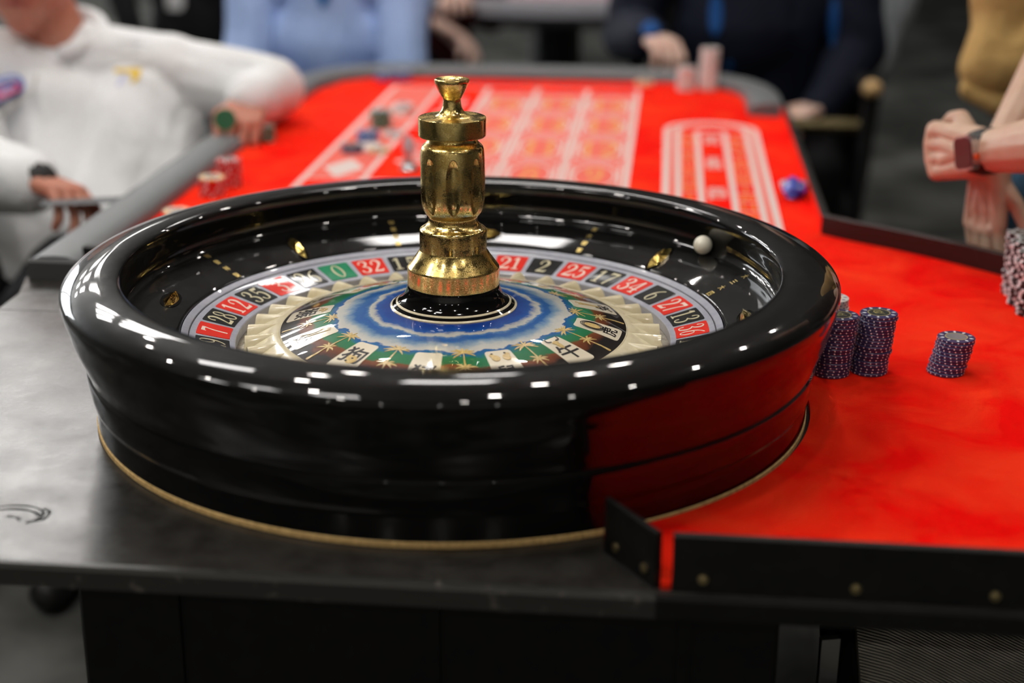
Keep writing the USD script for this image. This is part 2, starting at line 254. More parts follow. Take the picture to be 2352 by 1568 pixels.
# ribbed woven fabric of the chair
mat('ribbed', {'g': ('geometry', {}), 'mp': ('mapping', {'rotation': (0, 0, .45)}), 'w': ('wave_texture', {'wave_type': 'bands', 'bands_direction': 'y', 'scale': 95.0, 'distortion': .4, 'detail': 1.0, 'detail_scale': 2.0}),
    'n': ('noise_texture', {'scale': 22.0, 'detail': 4.0}), 'r': ('rgb_ramp', {'ramp': [(.3, (.30, .28, .23)), (.7, (.62, .58, .50))]}),
    'b': ('bump', {'strength': 1.0, 'distance': .0012}), 'p': ('principled_bsdf', {'roughness': .55})},
    [('g.position', 'mp.vector'), ('mp.vector', 'w.vector'), ('g.position', 'n.vector'), ('n.fac', 'r.fac'), ('r.color', 'p.base_color'), ('w.fac', 'b.height'), ('b.normal', 'p.normal')])
GLYPH = {
 '狗': '-96,32 -70,59 -93,86 -80,99 -55,76 -41,99 -22,91 -43,57 -33,28 -13,56 4,100 22,96 15,68 96,68 93,-41 89,-74 83,-91 72,-99 37,-100 29,-83 29,-79 62,-79 67,-73 72,-41 76,48 4,47 -4,28 55,28 55,-47 10,-49 7,-64 -11,-63 -11,16 -22,11 -33,18 -30,-38 -34,-72 -43,-93 -59,-100 -84,-100 -89,-80 -68,-80 -57,-74 -51,-20 -80,-49 -95,-37 -95,-32 -77,-17 -57,10 -55,29 -61,38 -84,21;9,-28 37,-28 35,9 9,9',
 '猪': '-100,-34 -74,-7 -57,20 -61,39 -86,20 -91,20 -100,34 -72,61 -92,86 -80,99 -58,78 -43,97 -29,88 -46,59 -34,20 -32,37 13,37 13,56 -24,58 -24,75 13,77 14,100 33,100 35,76 69,75 79,92 97,87 93,75 67,38 99,37 100,17 47,17 32,3 87,0 87,-100 67,-100 66,-92 16,-92 14,-100 -4,-100 -7,-25 -25,-37 -34,-32 -37,-68 -47,-92 -61,-97 -84,-97 -89,-76 -71,-78 -59,-72 -54,-17 -86,-49;14,-71 65,-74 67,-55 15,-54;14,-34 66,-35 67,-19 17,-17;34,38 38,37 54,56 35,56;-34,18 -33,-16 14,16',
 '鼠': '-93,-85 -85,-71 -87,88 -30,100 -25,100 -17,88 -21,81 -66,73 -65,60 -17,57 -19,41 -65,41 -65,28 49,28 49,41 2,41 1,57 49,60 50,72 -1,72 -2,89 70,91 71,11 61,8 62,-44 72,-78 77,-61 93,-68 87,-93 78,-100 61,-97 49,-80 42,-53 33,-64 41,-67 41,-83 -18,-99 -29,-85 -86,-99;-2,7 -2,-42 14,-33 43,-53 40,-22 27,-31 2,-13 10,0 15,0 40,-16 40,9;1,-72 26,-68 27,-66 -1,-45;-66,7 -64,-42 -50,-32 -23,-50 -22,-22 -35,-31 -58,-15 -61,-8 -47,0 -23,-16 -20,9;-62,-47 -64,-73 -30,-67 -28,-80 -22,-75 -23,-52 -37,-64',
 '牛': '-97,-25 -96,-5 -8,-4 -9,41 -56,41 -78,5 -97,16 -78,44 -58,95 -38,91 -45,62 -8,62 -8,100 12,100 14,62 86,61 84,41 13,40 14,-5 96,-5 97,-25 14,-27 12,-100 -8,-100 -8,-27',
 '虎': '-97,-91 -81,-41 -78,55 -12,55 -10,100 10,100 11,84 81,84 81,66 10,64 11,55 85,57 97,53 84,16 94,9 93,-1 90,-9 80,-17 3,-17 -9,-9 -12,6 -52,4 -53,20 -12,24 -11,36 -58,36 -59,-28 -70,-83 -45,-74 -34,-64 -28,-24 43,-24 44,-76 75,-76 78,-54 84,-53 97,-59 95,-80 87,-93 31,-93 24,-83 22,-42 -8,-42 -15,-74 -26,-86 -47,-97 -59,-100 -70,-84 -80,-100;11,1 71,0 76,15 65,20 59,13 11,9;10,27 61,32 64,24 69,36 11,37',
 '兔': '-100,25 -65,59 -36,100 -16,95 -21,83 33,82 41,71 23,44 83,42 83,-27 49,-30 76,-57 76,-62 66,-71 61,-71 29,-40 37,-30 25,-30 24,-77 74,-79 79,-73 80,-53 86,-53 100,-61 93,-91 80,-99 12,-96 3,-82 2,-35 -12,-58 -35,-79 -62,-93 -87,-100 -97,-83 -46,-61 -22,-31 -74,-29 -77,18 -88,14;13,24 10,-10 60,-10 61,23;-48,46 -4,44 10,64 -34,65;-15,-10 -9,24 -55,24 -55,-10',
 '龙': '-88,-98 -100,-80 -82,-69 -55,-37 -37,26 -96,27 -96,47 -36,47 -32,98 -11,97 -12,47 56,47 17,81 28,93 33,93 72,61 61,47 96,47 95,27 24,26 25,-30 48,-4 63,20 83,12 58,-26 24,-59 25,-74 74,-76 79,-69 80,-52 86,-52 100,-60 96,-84 88,-93 22,-95 11,-91 1,-76 -32,-91 -43,-78 -41,-73 3,-49 1,27 -16,26 -26,-24 -51,-70 -83,-98',
 '蛇': '-98,-89 -99,-68 -65,-63 -65,-24 -76,-24 -78,-35 -94,-33 -94,60 -65,60 -65,97 -45,96 -44,60 -14,59 -13,67 35,67 23,93 39,100 49,91 59,67 98,65 97,23 78,23 76,48 7,47 8,31 27,29 28,-15 75,12 81,12 91,1 83,-8 27,-37 27,-77 31,-81 76,-81 81,-75 82,-51 99,-55 99,-80 90,-97 22,-100 10,-92 7,22 -14,25 -15,-24 -44,-24 -45,-59 -31,-58 -39,-35 -23,-31 -9,-65 -5,-88 -21,-93 -25,-79 -33,-79;-45,41 -46,-4 -34,-5 -33,40;-77,-4 -63,-4 -64,41 -77,40',
 '马': '-83,79 -80,100 69,99 62,13 99,10 91,-65 85,-83 76,-96 64,-100 24,-100 15,-83 17,-78 61,-77 69,-60 75,-9 -69,-8 -60,66 -39,65 -43,12 37,12 44,77|-99,-52 -98,-31 53,-33 50,-54',
 '羊': '-95,-50 -94,-31 -11,-30 -11,-3 -75,-2 -72,18 -10,19 -11,41 -85,42 -84,62 -45,63 -59,88 -58,93 -41,99 -20,62 25,62 43,100 63,93 49,63 85,62 86,42 11,41 10,19 71,18 73,-2 11,-3 10,-30 95,-31 94,-52 11,-52 10,-99 -10,-100 -11,-52',
 '猴': '-100,35 -75,58 -94,83 -84,95 -78,95 -63,77 -49,96 -35,88 -52,57 -43,30 -24,58 -8,99 12,96 10,84 -5,51 -3,-12 16,28 15,32 0,34 0,51 58,52 59,72 14,73 14,90 79,91 78,52 96,51 97,34 37,32 32,17 90,16 88,-3 59,-3 57,-23 97,-26 96,-43 64,-45 73,-62 100,-84 86,-97 64,-81 50,-61 30,-86 10,-99 -4,-87 -5,-97 -23,-97 -26,18 -35,9 -43,13 -42,-47 -51,-87 -60,-94 -86,-95 -91,-75 -68,-75 -64,-68 -61,-21 -86,-45 -91,-44 -99,-29 -73,-2 -62,24 -68,38 -91,19;13,-22 37,-24 37,-3 24,-3;-4,-17 -5,-83 -4,-84 26,-62 34,-45 -1,-43 -1,-25 6,-23',
 '鸡': '-7,77 21,79 30,100 50,96 45,79 85,79 81,17 78,9 68,1 41,1 36,15 59,18 65,60 13,59 14,-7 98,-9 94,-79 85,-97 45,-100 41,-88 42,-81 71,-81 76,-26 -7,-25|44,20 19,46 28,56 38,52 57,32|-98,-74 -98,-68 -76,-46 -58,-17 -90,36 -75,46 -49,9 -36,51 -37,55 -93,55 -93,75 -21,75 -13,71 -19,34 -34,-14 -17,-47 -13,-42 72,-43 69,-62 -12,-62 -16,-51 -32,-63 -46,-39 -64,-66 -83,-85',
 '大': '-83,-100 -99,-82 -69,-66 -45,-43 -25,-8 -18,13 -20,18 -95,18 -95,38 -14,40 -9,100 12,99 10,40 96,38 95,18 17,17 29,-12 49,-43 69,-63 99,-80 86,-100 59,-86 34,-62 1,-4 -18,-45 -49,-79',
 '三': '-100,-67 100,-64 100,-87 -99,-87|-86,64 -86,87 89,85 87,64|-72,13 69,14 71,-7 -71,-8',
 '四': '-100,97 100,99 100,-96 76,-96 75,-81 -75,-81 -78,-99 -99,-99;-73,-36 -75,-57 76,-56 76,-26 29,-26 16,-16 11,75 -14,74 -19,16 -35,-23 -63,-45;36,-2 76,-3 76,75 36,74;-76,-23 -53,-6 -44,12 -39,75 -76,74',
 '元': '-100,-81 -99,-76 -76,-65 -59,-46 -48,-20 -44,5 -45,10 -97,10 -97,32 97,30 96,10 36,9 37,-68 75,-69 80,-32 85,-32 100,-40 97,-72 89,-87 80,-91 33,-91 19,-85 14,-70 13,10 -21,10 -32,-42 -44,-64 -58,-79 -84,-93 -89,-93|-79,92 76,93 79,73 -79,72',
 '發': '-100,22 -99,27 -63,44 -83,61 -76,71 -76,90 -12,90 -3,81 -16,59 -39,37 -15,35 -15,-7 -12,-8 -1,7 2,37 39,38 12,64 -3,93 12,99 29,76 54,98 58,97 69,85 43,64 48,55 55,55 78,76 95,67 69,43 100,30 93,17 86,13 61,22 61,-2 90,-3 91,-18 48,-17 42,-8 42,18 20,18 16,-3 -1,-24 78,-27 74,-43 54,-68 76,-82 79,-90 67,-99 38,-80 -7,-99 -12,-98 -20,-85 -35,-97 -71,-97 -76,-78 -42,-78 -35,-52 -83,-50 -75,0 -35,0 -33,16 -70,18 -91,10;14,-42 37,-58 50,-43;-58,-17 -60,-34 -14,-35 -20,-83 19,-70 -10,-51 -6,-43 -10,-41 -10,-23 -14,-18;-62,72 -46,56 -33,71',
 '祥': '-24,-49 -23,-30 30,-28 29,-5 -15,-4 -14,14 30,16 27,37 -19,38 -18,57 9,58 -6,92 12,99 27,70 29,57 48,57 68,100 87,95 72,58 95,57 97,39 51,37 51,16 90,14 91,-4 51,-5 51,-29 99,-30 99,-50 51,-50 51,-99 30,-100 29,-50|-91,-38 -99,-17 -68,12 -49,42 -95,45 -94,63 -64,64 -80,92 -64,100 -45,76 -45,64 -31,63 -22,57 -44,11 -19,-20 -34,-36 -48,-19 -49,-100 -69,-97 -69,-23',
 '喜': '-97,-20 -48,-18 -52,-8 -66,-8 -66,36 66,36 67,-8 53,-8 46,-18 96,-18 97,-36 -97,-37;-46,9 45,8 46,19 -45,20;-28,-11 -23,-18 22,-18 28,-9|-91,68 -91,86 -13,86 -11,100 9,100 12,86 92,84 91,68 11,68 12,58 76,58 76,41 -75,41 -75,58 -13,58 -12,68|-70,-45 70,-43 71,-99 51,-100 49,-93 -47,-93 -50,-100 -70,-100;-47,-61 -48,-76 50,-75 49,-61',
}
def glyph(ch):
    out = []
    for p in GLYPH[ch].split('|'):
        rs = [[tuple(float(a) / 200 for a in q.split(',')) for q in r.split()] for r in p.split(';')]
        out.append(Polygon(rs[0], rs[1:]).buffer(0))
    return unary_union(out)
# numerals with thick and thin strokes, one unit tall, (x, y, stroke width)
THIN, THK = .055, .125
def _ell(cx, cy, rx, ry, tx, ty):
    e = affinity.translate(affinity.scale(Point(0, 0).buffer(1, 24), rx, ry), cx, cy)
    return e.difference(affinity.translate(affinity.scale(Point(0, 0).buffer(1, 24), rx - tx, ry - ty), cx, cy))
DIGIT = {
 '0': _ell(.27, .5, .27, .52, .10, .045),
 '1': unary_union([sbox(.16, .03, .28, 1.0), sbox(.04, 0, .40, .055), Polygon([(.02, .83), (.06, .80), (.20, .90), (.20, 1.0), (.16, 1.0)])]),
 '2': unary_union([stroke([(.07, .70, .10), (.06, .84, .06), (.17, .97, .06), (.32, .97, .09), (.43, .83, .13), (.42, .66, .13), (.30, .42, .09), (.05, .05, .05)]), Polygon([(.02, .0), (.48, .0), (.55, .20), (.50, .20), (.43, .13), (.06, .13)])]),
 '3': unary_union([stroke([(.06, .80, .10), (.10, .93, .05), (.24, 1.0, .05), (.38, .92, .11), (.40, .78, .12), (.32, .62, .08), (.18, .54, .05)]), stroke([(.18, .54, .05), (.36, .47, .08), (.46, .30, .13), (.38, .08, .11), (.22, .0, .05), (.08, .06, .06), (.05, .18, .10)])]),
 '4': unary_union([sbox(.32, .0, .43, 1.0), stroke([(.35, .99, .05), (.02, .33, .05)], smooth=False), sbox(.01, .27, .54, .335), sbox(.23, 0, .52, .05)]),
 '5': unary_union([sbox(.10, .52, .155, .98), Polygon([(.10, 1.0), (.10, .86), (.42, .86), (.50, 1.02), (.45, 1.02)]), stroke([(.13, .55, .05), (.26, .64, .06), (.41, .55, .11), (.46, .34, .13), (.38, .10, .11), (.22, .0, .05), (.08, .06, .06), (.05, .18, .10)])]),
 '6': unary_union([_ell(.27, .29, .24, .30, .10, .045), stroke([(.46, .96, .06), (.28, .84, .06), (.12, .60, .09), (.08, .30, .10)])]),
 '7': unary_union([Polygon([(.03, .82), (.07, .80), (.12, .86), (.50, .86), (.50, 1.0), (.05, 1.0)]), stroke([(.47, .92, .07), (.30, .52, .09), (.20, .02, .12)])]),
 '8': unary_union([_ell(.27, .75, .19, .25, .075, .045), _ell(.27, .27, .25, .28, .10, .045)]),
}
DIGIT['9'] = affinity.rotate(DIGIT['6'], 180, origin=(.27, .5))
def number(s, gap=.62):
    d = unary_union([affinity.translate(DIGIT[c], i * gap, 0) for i, c in enumerate(s)])
    x0, y0, x1, y1 = d.bounds
    return affinity.translate(d, -(x0 + x1) / 2, -.5)
def sheet(poly, size, thick):
    """Flat polygon as a thin plate cut small enough to be bent."""
    ms = []
    for g in [g for g in getattr(poly, 'geoms', [poly]) if g.area > 1e-9]:
        m = trimesh.creation.extrude_polygon(g, thick, engine='earcut')
        v, f = trimesh.remesh.subdivide_to_size(m.vertices, m.faces, size, max_iter=8)
        ms.append(trimesh.Trimesh(v, f, process=False))
    return cat(ms)
def on_cone(poly, ang, R0, zfun, thick=.0004, lift=.0001, size=.006, inward=False, taper=False):
    """Print a shape (x = along the rim, y = radial) on a surface of revolution at angle ang (degrees). inward: its top points to the hub."""
    m = sheet(poly, size, thick); v = m.vertices
    R = R0 - v[:, 1] if inward else R0 + v[:, 1]
    a = math.radians(ang) + (1 if inward else -1) * v[:, 0] / (R0 if taper else R)
    z = zfun(R) + v[:, 2] + lift
    w = trimesh.Trimesh(np.column_stack([R * np.cos(a), R * np.sin(a), z]), m.faces, process=False)
    return w

# ================================================================== roulette wheel
wheel = thing('casino_roulette', 'glossy black roulette wheel with number ring, painted rotor and brass turret on the table end', 'roulette wheel', (0, 0, 0))
outer = curve([(.3735, .0062), (.3738, .018), (.3742, .030)], 4).tolist() + [(.3750, .0335)] + curve([(.3772, .0358), (.3795, .048), (.3808, .060), (.3806, .0645)], 4).tolist() + [(.3790, .0668)] + \
    curve([(.3802, .0690), (.3826, .0765), (.3868, .0865), (.3912, .0985), (.3940, .1080), (.3962, .1170), (.3988, .1260), (.4002, .1330), (.4004, .1385), (.4001, .1412), (.3980, .1443), (.3940, .1474), (.3890, .1502), (.3830, .1525), (.3760, .1542), (.3680, .1553), (.3600, .1557), (.3520, .1552), (.3455, .1540), (.3416, .1520), (.3400, .1490), (.3404, .1420), (.3440, .1310), (.3462, .1210), (.3448, .1130), (.3400, .1080), (.3340, .1062), (.3200, .1008), (.3000, .0926), (.2900, .0884), (.2875, .0868), (.2858, .0840), (.2856, .0600)], 5).tolist()
bowl = obj('bowl', lathe([(0, .0062)] + outer + [(.15, .054), (0, .054)], 256), 'lacquer', wheel, smooth=40)
obj('base_trim', lathe([(.30, 0), (.3736, 0), (.3745, .001), (.3745, .0055), (.3735, .0064), (.30, .0064)], 256, True), 'raw_cork', wheel, label='worn bare edge under the bowl')
zbowl = PchipInterpolator([.2875, .29, .30, .32, .334, .34], [.0868, .0884, .0926, .1008, .1062, .108])
# deflectors: eight brass studs, lengthwise and crosswise in turn
def stud_mesh():
    L, W, H = .0225, .0068, .0095
    b = [(-L, 0, 0), (-L * .45, W, 0), (L * .45, W, 0), (L, 0, 0), (L * .45, -W, 0), (-L * .45, -W, 0)]
    p = np.array(b + [(-L * .55, 0, H * .8), (0, 0, H), (L * .55, 0, H * .8), (0, W * .55, H * .62), (0, -W * .55, H * .62), (-L, 0, -.003), (L, 0, -.003), (0, W, -.003), (0, -W, -.003)])
    return trimesh.convex.convex_hull(p)
for k in range(8):
    a = math.radians(45 * k + .5); R = .3075; slope = math.atan2(float(zbowl(.315) - zbowl(.300)), .015)
    m = stud_mesh()
    if k % 2 == 0: m.apply_transform(trimesh.transformations.rotation_matrix(math.pi / 2, [0, 0, 1]))
    sl = affinity.scale(Point(0, 0).buffer(1, 16), .0245, .0085) if k % 2 else affinity.scale(Point(0, 0).buffer(1, 16), .0100, .0245)
    seat = extrude(sl, -.002, .0007)
    tr = trimesh.transformations.concatenate_matrices(trimesh.transformations.translation_matrix([R * math.cos(a), R * math.sin(a), float(zbowl(R))]), trimesh.transformations.rotation_matrix(a, [0, 0, 1]), trimesh.transformations.rotation_matrix(-slope, [0, 1, 0]))
    m.apply_transform(tr); seat.apply_transform(tr)
    d = flat('deflector', m, 'brass_bright', wheel)
    flat('deflector_seat', seat, 'lacquer_track', d)
# gold lettering on the ball track
for k, txt in enumerate(('大三大四', '喜大發喜', '發喜發喜', '祥發祥發', '大三大四', '喜發大喜', '發大三四', '祥喜發祥')):
    ms = []
    for i, ch in enumerate(txt):
        g = affinity.scale(glyph(ch), .0078, .0078, origin=(0, 0))
        ms.append(on_cone(g, 21.3 + 45 * k, .3345 - .0138 * i, zbowl, size=.004, thick=.0002))
    flat('gold_lettering', cat(ms), 'gold_leaf', wheel)

# ---- number ring
zring = PchipInterpolator([.2305, .234, .272, .2765, .2838], [.0696, .0705, .0800, .0815, .0852])
ring = obj('number_ring', lathe([(.2850, .0570), (.2850, .0852), (.2845, .0858), (.2836, .0857), (.2782, .0826), (.2776, .0814), (.2770, .0812), (.2764, .0816), (.2720, .0800), (.2340, .0705), (.2308, .0697), (.2300, .0688), (.2300, .0560)], 222, True), 'ring_grey', wheel)
flat('ring_groove', lathe([(.2769, .0806), (.2777, .0806), (.2777, .0820), (.2769, .0817)], 222, True), 'groove_dark', ring)
ORDER = [0, 32, 15, 19, 4, 21, 2, 25, 17, 34, 6, 27, 13, 36, 11, 30, 8, 23, 10, 5, 24, 16, 33, 1, 20, 14, 31, 9, 22, 18, 29, 7, 28, 12, 35, 3, 26]
REDS = {1, 3, 5, 7, 9, 12, 14, 16, 18, 19, 21, 23, 25, 27, 30, 32, 34, 36}
PITCH_N = 360 / 37
for i, n in enumerate(ORDER):
    a = 130.7 - PITCH_N * i
    c = 'green' if n == 0 else 'red' if n in REDS else 'black'
    hw = math.radians(4.18) * .2535
    t = on_cone(sbox(-hw, -.0172, hw, .0172).buffer(-.0018).buffer(.0018, 3), a, .2532, zring, thick=.0006, taper=True, size=.009)
    flat('number_tile', t, 'tile_' + c, ring)
    d = number(str(n)); w = d.bounds[2] - d.bounds[0]
    sx = min(.0245, .0305 / w); d = affinity.scale(d, sx, .0262, origin=(0, 0))
    flat('numeral', on_cone(d, a, .2532, zring, thick=.0004, lift=.0006, taper=True, size=.007), 'numeral_pale' if c == 'red' else 'numeral_cream', ring)
# ---- pockets: cream scalloped plate with 37 tapering ridges
zplate = PchipInterpolator([.184, .1880, .200, .2150, .2225, .2300], [.0769, .0767, .0722, .0645, .0585, .0578])
pk = obj('pocket_plate', lathe([(.10, .056)] + [(.2296, .0560)] + [(r, float(zplate(r))) for r in np.linspace(.2296, .1840, 18)] + [(.180, .0745), (.10, .0745)], 222, True), 'cream', wheel)
obj('pocket_floor', lathe([(.2222, .0580), (.2299, .0572), (.2299, .0585), (.2222, .0597)], 222, True), 'pocket_metal', pk)
def ridge_mesh():
    v, f = [], []; ns, na = 14, 9
    for i in range(ns):
        s = i / (ns - 1); R = .1885 + .0318 * s; w = R * math.radians(.15 + 3.05 * s ** .7); base = float(zplate(R)) - .0015; top = .0768 - .0012 * s
        for j in range(na):
            q = -1 + 2 * j / (na - 1)
            v.append((R, w * q, base + (top - base) * (1 - abs(q) ** 2.4) if i else base + .001))
    for i in range(ns - 1):
        for j in range(na - 1):
            a = i * na + j; f += [[a, a + na, a + na + 1], [a, a + na + 1, a + 1]]
    e = (ns - 1) * na
    f += [[e, e + j + 1, e + j] for j in range(1, na - 1)]
    f = [[a, c, b] for a, b, c in f]
    m = trimesh.Trimesh(v, f, process=False); trimesh.repair.fix_normals(m)
    if m.face_normals[:20, 2].mean() < 0: m.invert()
    return m
RM = ridge_mesh()
for i in range(37):
    m = RM.copy(); m.apply_transform(trimesh.transformations.rotation_matrix(math.radians(130.7 - PITCH_N * (i + .5)), [0, 0, 1]))
    obj('pocket_ridge', m, 'cream', pk, smooth=35)
# ---- painted rotor cone
zc = PchipInterpolator([.0600, .0665, .10, .14, .17, .184], [.1020, .1008, .0968, .0897, .0817, .0772])
rotor = obj('rotor_cone', lathe([(0, .07), (.1845, .0700), (.1846, .0762), (.1840, .0772)] + [(r, float(zc(r))) for r in np.linspace(.183, .060, 30)] + [(0, .102)], 256), 'painted_cone', wheel, smooth=40)
obj('cone_edge', lathe([(.1838, .0768), (.1852, .0760), (.1852, .0768), (.1840, .0776), (.1834, .0776)], 222, True), 'cream', rotor)
CARD = [(21.3, '兔'), (-6.6, '虎'), (-35.6, '牛'), (-63.5, '鼠'), (-92.7, '猪'), (-122, '狗'), (-151, '鸡'), (-180, '猴'), (148, '羊'), (116, '马'), (85, '蛇'), (53, '龙')]
def animal(ch):
    E = lambda x, y, rx, ry: affinity.translate(affinity.scale(Point(0, 0).buffer(1, 14), rx, ry), x, y)
    if ch == '牛': return [('gold', unary_union([E(0, .007, .0032, .0062), E(0, .0125, .0045, .0028)])), ('ink', unary_union([stroke([(-.004, .015, .0012), (-.009, .017, .0018), (-.008, .0225, .0010)]), stroke([(.004, .015, .0018), (.0095, .016, .0020), (.0120, .0215, .0010)])]))]
    if ch == '狗': return [('gold', unary_union([E(.003, -.009, .0058, .0062), E(-.002, -.006, .002, .004)])), ('ink', unary_union([E(.003, -.007, .0014, .0010), E(-.001, -.0125, .0016, .0010)]))]
    if ch == '虎': return [('gold', E(0, .004, .0065, .0085)), ('ink', unary_union([_ell(0, .004, .0075 + .0016 * k, .0095 + .0018 * k, .0007, .0007) for k in range(3)]))]
    if ch == '鼠': return [('gold', unary_union([E(-.006, .008, .0045, .005), E(-.009, .013, .003, .003), E(.006, .008, .0045, .005), E(.009, .013, .003, .003)])), ('ink', unary_union([E(-.0085, .0155, .0014, .001), E(.0065, .0155, .0014, .001)]))]
    if ch in '鸡马': return [('gold', unary_union([stroke([(-.010, -.012, .0012), (-.006, .0, .003), (-.007, .012, .0012), (-.002, .018, .0008)]), stroke([(-.003, -.010, .0010), (-.001, .002, .0022), (.002, .016, .0010)])]))]
    if ch == '猪': return [('gold', unary_union([E(.005, -.013, .0045, .004), E(.009, -.011, .0015, .002)]))]
    if ch == '兔': return [('gold', unary_union([stroke([(0, -.008, .004), (.001, .004, .004), (-.002, .014, .0015)]), stroke([(.002, .004, .003), (.006, .016, .0012)])]))]
    return [('gold', unary_union([stroke([(-.008, .008, .0012), (0, .016, .0025), (.008, .012, .0012)]), E(0, .010, .002, .003)]))]
for a, ch in CARD:
    c = sbox(-.0155, -.0240, .0155, .0240).buffer(-.004).buffer(.004, 4)
    flat('picture_card', on_cone(c, a, .1552, zc, thick=.0003, inward=True, taper=True, size=.008), 'card_cream', rotor)
    dy, sg = {'狗': (.001, .027), '猪': (-.009, .024), '牛': (-.003, .026), '猴': (-.004, .026)}.get(ch, (-.0115, .019))
    g = affinity.translate(affinity.scale(glyph(ch), sg, sg * .95, origin=(0, 0)), 0, dy)
    flat('card_character', on_cone(g, a, .1552, zc, thick=.0003, lift=.0004, inward=True, taper=True, size=.006), 'ink', rotor)
    for m_, p in animal(ch):
        flat('card_drawing', on_cone(affinity.translate(p, 0, .002), a, .1552, zc, thick=.0003, lift=.0007 if m_ == 'gold' else .0010, inward=True, taper=True, size=.006), 'gold_print' if m_ == 'gold' else 'ink', rotor)
def palm(seed):
    r = np.random.default_rng(seed); s = [stroke([(0, -.030, .0036), (.0006, -.020, .0022)], smooth=False), stroke([(.0006, -.0205, .0026), (-.0004, -.009, .0014)], smooth=False), stroke([(-.0004, -.0095, .0022), (0, .020, .0009)], smooth=False)]
    for cy, n, L in ((.020, 9, .0150), (-.006, 7, .0125)):
        for q in range(n):
            t = math.radians(-35 + 250 * q / (n - 1) + r.uniform(-8, 8)); l = L * r.uniform(.7, 1.0)
            s.append(stroke([(0, cy, .0008), (.55 * l * math.cos(t), cy + .55 * l * math.sin(t) * .8, .0022), (l * math.cos(t), cy + l * math.sin(t) * .8 - .0020, .0005)], n=3))
    return unary_union(s)
angs = sorted([a for a, _ in CARD] + [CARD[0][0] - 360])
for k, (p, q) in enumerate(zip(angs[:-1], angs[1:])):
    flat('gold_palm', on_cone(palm(k), (p + q) / 2, .1500, zc, thick=.0003, inward=True, size=.006), 'gold_print', rotor)
# ---- hub and brass turret
hub = obj('hub', lathe([(0, .098), (.0672, .0985), (.0668, .1012)] + curve([(.0640, .1030), (.0600, .1056), (.0555, .1092), (.0520, .1140), (.0500, .1188), (.0490, .1225)], 4).tolist() + [(.0484, .1240), (0, .1240)], 128), 'lacquer_track', wheel, smooth=40)
for r0, r1, z0, z1 in ((.0650, .0672, .1024, .1012), (.0592, .0612, .1061, .1048)):
    obj('hub_line', lathe([(r0, z0 - .001), (r1, z1 - .001), (r1, z1 + .0005), (r0, z0 + .0005)], 128, True), 'cream', hub)
turret = obj('turret', lathe([(0, .1240), (.0474, .1240), (.0483, .1250), (.0484, .1262), (.0484, .1428), (.0480, .1440)] + curve([(.0474, .1448), (.0440, .1492), (.0395, .1552), (.0366, .1598)], 3).tolist() + [(.0354, .1618), (.0351, .1630), (.0351, .1822), (.0347, .1838)] + curve([(.0338, .1848), (.0300, .1872), (.0268, .1905), (.0256, .1935)], 4).tolist() + [(0, .1935)], 160), 'brass', wheel, smooth=28, label='polished brass turret base')
def barrel_mesh(na=320, nz=96):
    zz = np.linspace(.1935, .2800, nz)
    R = PchipInterpolator([.1935, .1965, .1990, .2010, .2035, .2090, .2200, .2360, .2520, .2630, .2690, .2705, .2722, .2740, .2765, .2800], [.0256, .0256, .0268, .0285, .0302, .0322, .0336, .0341, .0338, .0331, .0322, .0316, .0305, .0285, .0264, .0254])(zz)
    a = np.arange(na) * 2 * np.pi / na; A, Z = np.meshgrid(a, zz); RR = np.repeat(R[:, None], na, 1)
    a0 = math.atan2(CAM_C[1], CAM_C[0]) + .02
    d = (A - a0 + np.pi / 8) % (np.pi / 4) - np.pi / 8
    zn = (Z - .2330) / .0300; w = .235 * np.sqrt(np.clip(1 - zn ** 2, 0, 1))
    with np.errstate(divide='ignore', invalid='ignore'):
        q = np.where(w > 1e-4, np.clip(1 - (d / np.maximum(w, 1e-4)) ** 2, 0, 1), 0)
    RR = RR - .0034 * q * np.clip((1 - zn ** 2) * 2.2, 0, 1)
    v = np.stack([RR * np.cos(A), RR * np.sin(A), Z], -1).reshape(-1, 3)
    i = np.arange(nz - 1)[:, None]; j = np.arange(na)[None]; j2 = (j + 1) % na
    qd = np.stack([i * na + j, i * na + j2, (i + 1) * na + j2, (i + 1) * na + j], -1).reshape(-1, 4)
    return trimesh.Trimesh(v, np.vstack([qd[:, [0, 1, 2]], qd[:, [0, 2, 3]]]), process=False)
obj('turret_barrel', barrel_mesh(), 'brass', turret, smooth=32, label='barrel with eight scooped flutes')
obj('turret_disc', lathe([(0, .2796), (.0254, .2796), (.0262, .2812), (.0338, .2818), (.0347, .2826), (.0348, .2836), (.0348, .2998), (.0344, .3010), (.0335, .3014), (.0200, .3019), (0, .3019)], 160), 'brass', turret, smooth=28)
obj('turret_finial', lathe([(0, .3015), (.0205, .3018)] + curve([(.0180, .3026), (.0136, .3052), (.0104, .3100), (.0091, .3160), (.0094, .3200), (.0116, .3240), (.0146, .3300), (.0172, .3358), (.0178, .3382)], 4).tolist() + [(.0177, .3396), (.0168, .3402), (.0140, .3398), (.0105, .3388), (.0085, .3378), (0, .3376)], 96), 'brass', turret, smooth=40)
ball = thing('roulette_ball', 'small ivory white ball resting on the wheel\'s black ball track', 'ball', (.2655, .2060, float(zbowl(.336))))
obj('ball', trimesh.creation.icosphere(4, .0112), 'ivory', ball, smooth=True, local=True).GetPrim()
UsdGeom.Xformable(stage.GetPrimAtPath('/World/roulette_ball/ball')).AddTranslateOp().Set(Gf.Vec3d(0, 0, .0113))
